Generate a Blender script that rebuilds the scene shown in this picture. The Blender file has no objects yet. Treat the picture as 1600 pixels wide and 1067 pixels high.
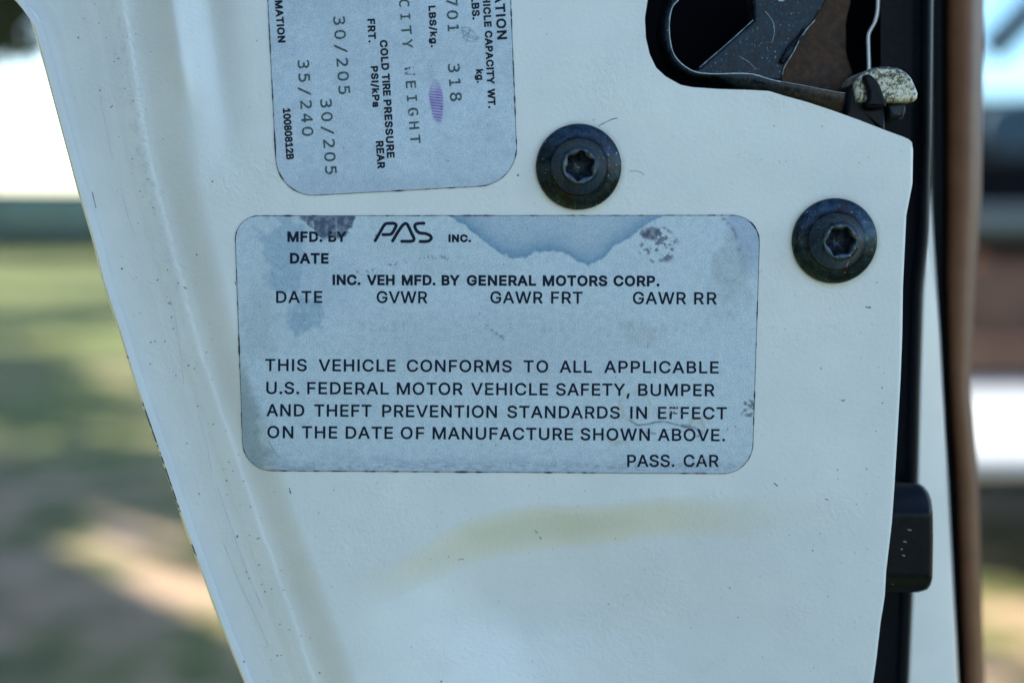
import bpy, bmesh, math, random
import numpy as np
from mathutils import Vector
from mathutils.geometry import delaunay_2d_cdt

scene = bpy.context.scene
R = math.radians
rng = np.random.RandomState(7)
random.seed(7)

# ------------------------------------------------------------------ camera
CAM_Z = 0.90
PITCH = R(5.2)
DIST = 0.278
LENS = 50.0
cam_d = bpy.data.cameras.new('camera')
cam = bpy.data.objects.new('camera', cam_d)
scene.collection.objects.link(cam)
scene.camera = cam
cam.location = (0, 0, CAM_Z)
cam.rotation_euler = (R(90) - PITCH, 0, 0)
cam_d.sensor_width = 36
cam_d.lens = LENS
cam_d.clip_start = 0.01
cam_d.clip_end = 3000
cam_d.dof.use_dof = True
cam_d.dof.focus_distance = DIST
cam_d.dof.aperture_fstop = 6.3

# ------------------------------------------------------------------ world and sun
TO_SUN = Vector((-0.72, 0.52, 0.80)).normalized()
world = bpy.data.worlds.new('World')
scene.world = world
world.use_nodes = True
wn = world.node_tree
sky = wn.nodes.new('ShaderNodeTexSky')
sky.sky_type = 'NISHITA'
sky.sun_disc = False
sky.sun_elevation = math.asin(TO_SUN.z)
sky.sun_rotation = math.atan2(TO_SUN.x, TO_SUN.y)
sky.air_density = 1.0
sky.dust_density = 0.15
sky.ozone_density = 2.2
wn.links.new(sky.outputs[0], wn.nodes['Background'].inputs[0])
wn.nodes['Background'].inputs[1].default_value = 0.14
sun_d = bpy.data.lights.new('sun', 'SUN')
sun_d.energy = 5.0
sun_d.angle = R(0.53)
sun_d.color = (1.0, 0.94, 0.84)
sun = bpy.data.objects.new('sun', sun_d)
scene.collection.objects.link(sun)
sun.rotation_euler = TO_SUN.to_track_quat('Z', 'Y').to_euler()
scene.view_settings.view_transform = 'Standard'
scene.view_settings.look = 'None'
scene.view_settings.gamma = 1
scene.view_settings.use_curve_mapping = False
scene.view_settings.exposure = 1.55

# ------------------------------------------------------------------ geometry of the door face
# The door's rear face stands upright, 0.277 m in front of the camera.  Outlines
# were measured on it in units of 1/8 mm; P() turns such a measure, at a depth n
# (metres in front of the face), into a point in the world.
cp, sp = math.cos(PITCH), math.sin(PITCH)
Y0 = DIST * cp


def P(px, py, n=0.0):
    px = np.asarray(px, float)
    py = np.asarray(py, float)
    n = np.asarray(n, float)
    rx = (px - 800) / 1600 * 36 / LENS
    ry = -(py - 533.5) / 1600 * 36 / LENS
    dy = cp + ry * sp
    dz = -sp + ry * cp
    t = (Y0 - n) / dy
    return np.stack([rx * t, Y0 - n + 0 * t, CAM_Z + dz * t], -1)


def interp(pts):
    a = np.array(pts, float)
    return lambda q: np.interp(q, a[:, 0], a[:, 1])


def sstep(t):
    t = np.clip(t, 0, 1)
    return t * t * (3 - 2 * t)


def vnoise(x, y, seed=0):
    xi = np.floor(x).astype(np.int64)
    yi = np.floor(y).astype(np.int64)
    fx, fy = sstep(x - xi), sstep(y - yi)

    def h(a, b):
        k = (a * 374761393 + b * 668265263 + seed * 974634777) & 0xffffffff
        k = ((k ^ (k >> 13)) * 1274126177) & 0xffffffff
        return ((k ^ (k >> 16)) & 0xffff) / 65535.0
    return ((h(xi, yi) * (1 - fx) + h(xi + 1, yi) * fx) * (1 - fy)
            + (h(xi, yi + 1) * (1 - fx) + h(xi + 1, yi + 1) * fx) * fy)


def fbm(x, y, scale, seed=0, octs=4):
    s, a, t = 0, 1, 0
    for k in range(octs):
        s = s + a * vnoise(x / scale * 2 ** k, y / scale * 2 ** k, seed + k * 17)
        t += a
        a *= 0.55
    return s / t


def catmull(pts, k=6, closed=False):
    pts = [np.array(p, float) for p in pts]
    out = []
    n = len(pts)
    for i in range(n if closed else n - 1):
        if closed:
            p0, p1, p2, p3 = pts[i - 1], pts[i], pts[(i + 1) % n], pts[(i + 2) % n]
        else:
            p0, p1, p2, p3 = pts[max(i - 1, 0)], pts[i], pts[i + 1], pts[min(i + 2, n - 1)]
        for j in range(k):
            t = j / k
            out.append(0.5 * ((2 * p1) + (-p0 + p2) * t + (2 * p0 - 5 * p1 + 4 * p2 - p3) * t * t
                              + (-p0 + 3 * p1 - 3 * p2 + p3) * t ** 3))
    if not closed:
        out.append(pts[-1])
    return np.array(out)


# ------------------------------------------------------------------ object helpers
def tag(o, label=None, cat=None, group=None, kind=None):
    if label:
        o['label'] = label
    if cat:
        o['category'] = cat
    if group:
        o['group'] = group
    if kind:
        o['kind'] = kind
    return o


def empty(name, loc):
    o = bpy.data.objects.new(name, None)
    scene.collection.objects.link(o)
    o.location = loc
    o.empty_display_size = 0.05
    return o


def origin_of(parent):
    v = Vector((0, 0, 0))
    while parent is not None:
        v += Vector(parent.location)
        parent = parent.parent
    return np.array(v)


class MB:
    """collects pieces of geometry in world coordinates and links them as one mesh object"""

    def __init__(self):
        self.v, self.f, self.m, self.px, self.col, self.sm = [], [], [], [], [], []
        self.n = 0

    def add(self, verts, faces, mat=0, px=None, col=None, smooth=True):
        verts = np.asarray(verts, float).reshape(-1, 3)
        base = self.n
        self.v.append(verts)
        self.n += len(verts)
        self.px.append(np.asarray(px, float).reshape(-1, 2) if px is not None
                       else np.stack([verts[:, 0], verts[:, 2] * 0.9 + verts[:, 1] * 0.7], 1) / 0.000125)
        c = np.ones((len(verts), 4))
        if col is not None:
            c[:, :3] = np.asarray(col, float).reshape(-1, 3) if np.ndim(col) > 1 else col
        self.col.append(c)
        for f in faces:
            self.f.append([i + base for i in f])
        self.m += [mat] * len(faces)
        self.sm += [smooth] * len(faces)

    def build(self, name, mats, parent=None, loc=None):
        v = np.concatenate(self.v)
        org = origin_of(parent)
        if parent is None and loc is not None:
            org = np.array(loc, float)
        v = v - org
        me = bpy.data.meshes.new(name)
        me.from_pydata(v.tolist(), [], self.f)
        mats = mats if isinstance(mats, (list, tuple)) else [mats]
        for m in mats:
            me.materials.append(m)
        me.polygons.foreach_set('material_index', self.m)
        me.polygons.foreach_set('use_smooth', self.sm)
        a = me.attributes.new('surf', 'FLOAT_VECTOR', 'POINT')
        pxa = np.concatenate(self.px) / 100.0
        a.data.foreach_set('vector', np.concatenate([pxa, np.zeros((len(pxa), 1))], 1).ravel())
        c = me.attributes.new('tint', 'FLOAT_COLOR', 'POINT')
        c.data.foreach_set('color', np.concatenate(self.col).ravel())
        me.update()
        o = bpy.data.objects.new(name, me)
        scene.collection.objects.link(o)
        if parent is None:
            if loc is not None:
                o.location = loc
        else:
            o.parent = parent
        return o

    def box(self, lo, hi, mat=0, smooth=False):
        x0, y0, z0 = lo
        x1, y1, z1 = hi
        vs = [(x0, y0, z0), (x1, y0, z0), (x1, y1, z0), (x0, y1, z0),
              (x0, y0, z1), (x1, y0, z1), (x1, y1, z1), (x0, y1, z1)]
        self.add(vs, [(0, 3, 2, 1), (4, 5, 6, 7), (0, 1, 5, 4), (1, 2, 6, 5), (2, 3, 7, 6), (3, 0, 4, 7)], mat, smooth=smooth)

    def grid(self, V, px=None, col=None, mat=0):
        r, c = V.shape[:2]
        idx = np.arange(r * c).reshape(r, c)
        f = np.stack([idx[:-1, :-1], idx[1:, :-1], idx[1:, 1:], idx[:-1, 1:]], -1).reshape(-1, 4)
        self.add(V.reshape(-1, 3), f.tolist(), mat, px, None if col is None else col.reshape(-1, 3))

    def slab(self, pts, n, depth, round_=0.0, mat=0, steps=4, hfun=None):
        """outline pts (face units, clockwise on the face) as a plate with a rounded front rim"""
        pts = np.array(pts, float)
        W = P(pts[:, 0], pts[:, 1], n)
        c = W.mean(0)
        # inward normals in the face plane
        nx = np.roll(W, -1, 0) - np.roll(W, 1, 0)
        tx = nx[:, [0, 2]]
        tx = tx / np.maximum(np.linalg.norm(tx, axis=1, keepdims=True), 1e-9)
        area = 0.5 * np.sum(W[:, 0] * np.roll(W[:, 2], -1) - np.roll(W[:, 0], -1) * W[:, 2])
        s = 1 if area > 0 else -1
        inn = np.stack([-tx[:, 1] * s, np.zeros(len(W)), tx[:, 0] * s], 1)
        rings = []
        for k in range(steps + 1):
            a = k / steps * math.pi / 2
            rings.append(W + inn * round_ * (1 - math.cos(a)) + np.array([0, round_ * (1 - math.sin(a)), 0]))
        if round_ == 0:
            rings = [W]
        rings = [W + np.array([0, depth, 0])] + rings
        N = len(pts)
        V = np.concatenate(rings)
        F = []
        for k in range(len(rings) - 1):
            for i in range(N):
                j = (i + 1) % N
                q = (k * N + i, k * N + j, (k + 1) * N + j, (k + 1) * N + i)
                F.append(q if s > 0 else q[::-1])
        top = [(len(rings) - 1) * N + i for i in range(N)]
        F.append(top if s > 0 else top[::-1])
        self.add(V, F, mat, None, smooth=False)
        for q in range(len(F) - 1):
            self.sm[-2 - q] = True

    def ribbon(self, pts, width, n, mat=0, col=None, caps=False, lift=None):
        """a flat strip along pts (face units) lying at depth n"""
        pts = np.array(pts, float)
        w = np.broadcast_to(np.asarray(width, float), (len(pts),)).copy()
        t = np.gradient(pts, axis=0)
        t /= np.maximum(np.linalg.norm(t, axis=1, keepdims=True), 1e-9)
        q = np.stack([t[:, 1], -t[:, 0]], 1)
        if caps:
            ex = []
            for a in (80, 60, 40, 20):
                ex.append((math.cos(R(90 - a)) * 0 + math.sin(R(a)), math.cos(R(a))))
            P0 = [pts[0] - t[0] * w[0] / 2 * s_ for s_, c_ in ex]
            P1 = [pts[-1] + t[-1] * w[-1] / 2 * s_ for s_, c_ in ex[::-1]]
            w = np.concatenate([[w[0] * c_ for s_, c_ in ex], w, [w[-1] * c_ for s_, c_ in ex[::-1]]])
            q = np.concatenate([[q[0]] * 4, q, [q[-1]] * 4])
            pts = np.concatenate([P0, pts, P1])
        A = pts + q * w[:, None] / 2
        B = pts - q * w[:, None] / 2
        nn = n(pts[:, 0], pts[:, 1]) if callable(n) else n
        V = np.stack([P(A[:, 0], A[:, 1], nn), P(B[:, 0], B[:, 1], nn)], 1)
        self.grid(V, np.stack([A, B], 1), None, mat)
        if col is not None:
            self.col[-1][:, :3] = col


def tube(mb, path, radius, seg=10, mat=0):
    path = [Vector(p) for p in path]
    rs = radius if hasattr(radius, '__len__') else [radius] * len(path)
    V, F = [], []
    for i, p in enumerate(path):
        t = (path[min(i + 1, len(path) - 1)] - path[max(i - 1, 0)]).normalized()
        a = t.orthogonal().normalized() if i == 0 else (prev - t * prev.dot(t)).normalized()
        prev = a
        b = t.cross(a)
        for k in range(seg):
            th = 2 * math.pi * k / seg
            V.append(p + (a * math.cos(th) + b * math.sin(th)) * rs[i])
    for i in range(len(path) - 1):
        for k in range(seg):
            F.append((i * seg + k, i * seg + (k + 1) % seg, (i + 1) * seg + (k + 1) % seg, (i + 1) * seg + k))
    F.append(tuple(range(seg))[::-1])
    F.append(tuple((len(path) - 1) * seg + k for k in range(seg)))
    mb.add([tuple(v) for v in V], F, mat)


# ------------------------------------------------------------------ materials
def mat_new(name):
    m = bpy.data.materials.new(name)
    m.use_nodes = True
    return m, m.node_tree, m.node_tree.nodes['Principled BSDF']


def N(nt, typ, **kw):
    n = nt.nodes.new(typ)
    for k, v in kw.items():
        setattr(n, k, v)
    return n


def noise(nt, vec, scale, detail=4, rough=0.6, dist=0.0):
    n = N(nt, 'ShaderNodeTexNoise')
    n.inputs['Scale'].default_value = scale
    n.inputs['Detail'].default_value = detail
    n.inputs['Roughness'].default_value = rough
    n.inputs['Distortion'].default_value = dist
    if vec is not None:
        nt.links.new(vec, n.inputs['Vector'])
    return n.outputs[0]


def ramp(nt, fac, stops):
    r = N(nt, 'ShaderNodeValToRGB')
    while len(r.color_ramp.elements) < len(stops):
        r.color_ramp.elements.new(0.5)
    for e, (p, c) in zip(r.color_ramp.elements, stops):
        e.position = p
        e.color = (*c, 1) if len(c) == 3 else c
    nt.links.new(fac, r.inputs[0])
    return r.outputs[0]


def mix(nt, fac, a, b, mode='MIX'):
    m = N(nt, 'ShaderNodeMix', data_type='RGBA', blend_type=mode)
    for s, v in ((m.inputs[0], fac), (m.inputs[6], a), (m.inputs[7], b)):
        if hasattr(v, 'is_linked') or hasattr(v, 'links'):
            nt.links.new(v, s)
        elif isinstance(v, (int, float)):
            s.default_value = v
        else:
            s.default_value = (*v, 1)
    return m.outputs[2]


def math_(nt, op, a, b=0.0, clamp=False):
    m = N(nt, 'ShaderNodeMath', operation=op)
    m.use_clamp = clamp
    for s, v in ((m.inputs[0], a), (m.inputs[1], b)):
        if isinstance(v, (int, float)):
            s.default_value = v
        else:
            nt.links.new(v, s)
    return m.outputs[0]


def bump(nt, bsdf, h, strength, dist):
    b = N(nt, 'ShaderNodeBump')
    b.inputs['Strength'].default_value = strength
    b.inputs['Distance'].default_value = dist
    nt.links.new(h, b.inputs['Height'])
    nt.links.new(b.outputs[0], bsdf.inputs['Normal'])
    return b


def attr(nt, name, out='Vector'):
    a = N(nt, 'ShaderNodeAttribute')
    a.attribute_name = name
    return a.outputs[out]


def simple(name, col, rough=0.5, metal=0.0, var=0.15, scale=30.0, coat=0.0, bmp=0.0, spec=0.5):
    m, nt, b = mat_new(name)
    co = N(nt, 'ShaderNodeTexCoord').outputs['Object']
    nz = noise(nt, co, scale, 5)
    lo = tuple(c * (1 - var) for c in col)
    hi = tuple(min(1, c * (1 + var)) for c in col)
    nt.links.new(ramp(nt, nz, [(0.3, lo), (0.7, hi)]), b.inputs['Base Color'])
    b.inputs['Roughness'].default_value = rough
    b.inputs['Metallic'].default_value = metal
    b.inputs['Coat Weight'].default_value = coat
    b.inputs['Specular IOR Level'].default_value = spec
    if bmp:
        bump(nt, b, nz, 0.5, bmp)
    return m


def paint_material():
    m, nt, b = mat_new('cream_white_paint')
    s = attr(nt, 'surf')
    big = noise(nt, s, 0.9, 3)
    base = ramp(nt, big, [(0.3, (0.70, 0.745, 0.765)), (0.7, (0.765, 0.80, 0.81))])
    # chips, grime, scuffs and the hem's painted rim light, stored on the sheet
    base = mix(nt, 1.0, base, attr(nt, 'tint', 'Color'), 'MULTIPLY')
    # dark specks of road dirt
    for sc, th, amt in ((4.2, 0.075, 0.85), (11.0, 0.10, 0.55)):
        v = N(nt, 'ShaderNodeTexVoronoi')
        v.inputs['Scale'].default_value = sc
        nt.links.new(s, v.inputs['Vector'])
        sep = N(nt, 'ShaderNodeSeparateColor')
        nt.links.new(v.outputs['Color'], sep.inputs[0])
        size = math_(nt, 'MULTIPLY', math_(nt, 'SUBTRACT', sep.outputs[0], 0.42), th * 2.0)
        d = math_(nt, 'SUBTRACT', size, v.outputs['Distance'])
        mask = math_(nt, 'MULTIPLY', math_(nt, 'MULTIPLY', d, 45.0, True), amt)
        # more specks where the sheet collects them
        mask = math_(nt, 'MULTIPLY', mask, math_(nt, 'MULTIPLY', math_(nt, 'SUBTRACT', noise(nt, s, 0.7, 2), 0.42), 9.0, True))
        base = mix(nt, mask, base, (0.05, 0.06, 0.07))
    nt.links.new(base, b.inputs['Base Color'])
    b.inputs['Roughness'].default_value = 0.38
    b.inputs['Coat Weight'].default_value = 0.35
    b.inputs['Coat Roughness'].default_value = 0.22
    peel = noise(nt, s, 14.0, 3, 0.55)
    runs = noise(nt, s, 7.0, 4, 0.6, 1.5)
    area = math_(nt, 'MULTIPLY', math_(nt, 'SUBTRACT', noise(nt, s, 0.55, 2), 0.5), 7.0, True)
    h = math_(nt, 'ADD', math_(nt, 'MULTIPLY', peel, 0.5), math_(nt, 'MULTIPLY', math_(nt, 'MULTIPLY', runs, area), 1.3))
    bump(nt, b, h, 0.6, 0.00024)
    return m


def sticker_material(name):
    m, nt, b = mat_new(name)
    s = attr(nt, 'surf')
    base = attr(nt, 'tint', 'Color')
    g = noise(nt, s, 45.0, 2, 0.7)
    g2 = noise(nt, s, 9.0, 4, 0.65)
    base = mix(nt, 1.0, base, ramp(nt, g, [(0.34, (0.66, 0.69, 0.73)), (0.62, (1, 1, 1))]), 'MULTIPLY')
    base = mix(nt, 0.7, base, ramp(nt, g2, [(0.34, (0.76, 0.82, 0.88)), (0.62, (1, 1, 1))]), 'MULTIPLY')
    v = N(nt, 'ShaderNodeTexVoronoi')
    v.inputs['Scale'].default_value = 8.0
    nt.links.new(s, v.inputs['Vector'])
    sep = N(nt, 'ShaderNodeSeparateColor')
    nt.links.new(v.outputs['Color'], sep.inputs[0])
    d = math_(nt, 'SUBTRACT', math_(nt, 'MULTIPLY', math_(nt, 'SUBTRACT', sep.outputs[0], 0.72), 0.45), v.outputs['Distance'])
    base = mix(nt, math_(nt, 'MULTIPLY', math_(nt, 'MULTIPLY', d, 30.0, True), 0.7), base, (0.04, 0.06, 0.09))
    nt.links.new(base, b.inputs['Base Color'])
    b.inputs['Roughness'].default_value = 0.42
    b.inputs['Metallic'].default_value = 0.1
    bump(nt, b, g, 0.25, 0.00004)
    return m


def ink_material(name, col, holes=0.35, spots=()):
    """printed ink, rubbed away in flecks (shows the sticker through)"""
    m, nt, b = mat_new(name)
    s = attr(nt, 'surf')
    b.inputs['Base Color'].default_value = (*col, 1)
    b.inputs['Roughness'].default_value = 0.45
    b.inputs['Specular IOR Level'].default_value = 0.15
    nz = noise(nt, s, 22.0, 3, 0.7)
    thr = math_(nt, 'SUBTRACT', nz, 1.0 - holes)
    tot = None
    for (x, y, r, amt) in spots:
        vm = N(nt, 'ShaderNodeVectorMath', operation='DISTANCE')
        nt.links.new(s, vm.inputs[0])
        vm.inputs[1].default_value = (x / 100, y / 100, 0)
        k = math_(nt, 'MULTIPLY', math_(nt, 'SUBTRACT', 1.0, math_(nt, 'DIVIDE', vm.outputs['Value'], r / 100), True), amt)
        tot = k if tot is None else math_(nt, 'ADD', tot, k)
    if tot is not None:
        thr = math_(nt, 'ADD', thr, tot)
    mask = math_(nt, 'MULTIPLY', thr, 14.0, True)
    tr = N(nt, 'ShaderNodeBsdfTransparent')
    mx = N(nt, 'ShaderNodeMixShader')
    nt.links.new(mask, mx.inputs[0])
    nt.links.new(b.outputs[0], mx.inputs[1])
    nt.links.new(tr.outputs[0], mx.inputs[2])
    nt.links.new(mx.outputs[0], nt.nodes['Material Output'].inputs[0])
    return m


def steel_material(name, dark, light, rough=0.45, metal=0.6, scale=9.0, rust=None, rust_amt=0.5, worn=0.0):
    m, nt, b = mat_new(name)
    s = attr(nt, 'surf')
    n1 = noise(nt, s, scale, 5, 0.65)
    base = ramp(nt, n1, [(0.3, dark), (0.75, light)])
    if rust:
        n2 = noise(nt, s, 3.0, 5, 0.7)
        base = mix(nt, math_(nt, 'MULTIPLY', math_(nt, 'SUBTRACT', n2, 1 - rust_amt), 6.0, True), base, rust)
    if worn:
        n3 = noise(nt, s, 24.0, 3, 0.7)
        base = mix(nt, math_(nt, 'MULTIPLY', math_(nt, 'SUBTRACT', n3, 0.645), 20.0 * worn, True), base, (0.45, 0.47, 0.48))
    nt.links.new(base, b.inputs['Base Color'])
    b.inputs['Metallic'].default_value = metal
    nt.links.new(ramp(nt, n1, [(0.3, (rough * 0.8,) * 3), (0.7, (min(1, rough * 1.3),) * 3)]), b.inputs['Roughness'])
    bump(nt, b, noise(nt, s, 16.0, 4, 0.7), 0.5, 0.00012)
    return m


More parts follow.
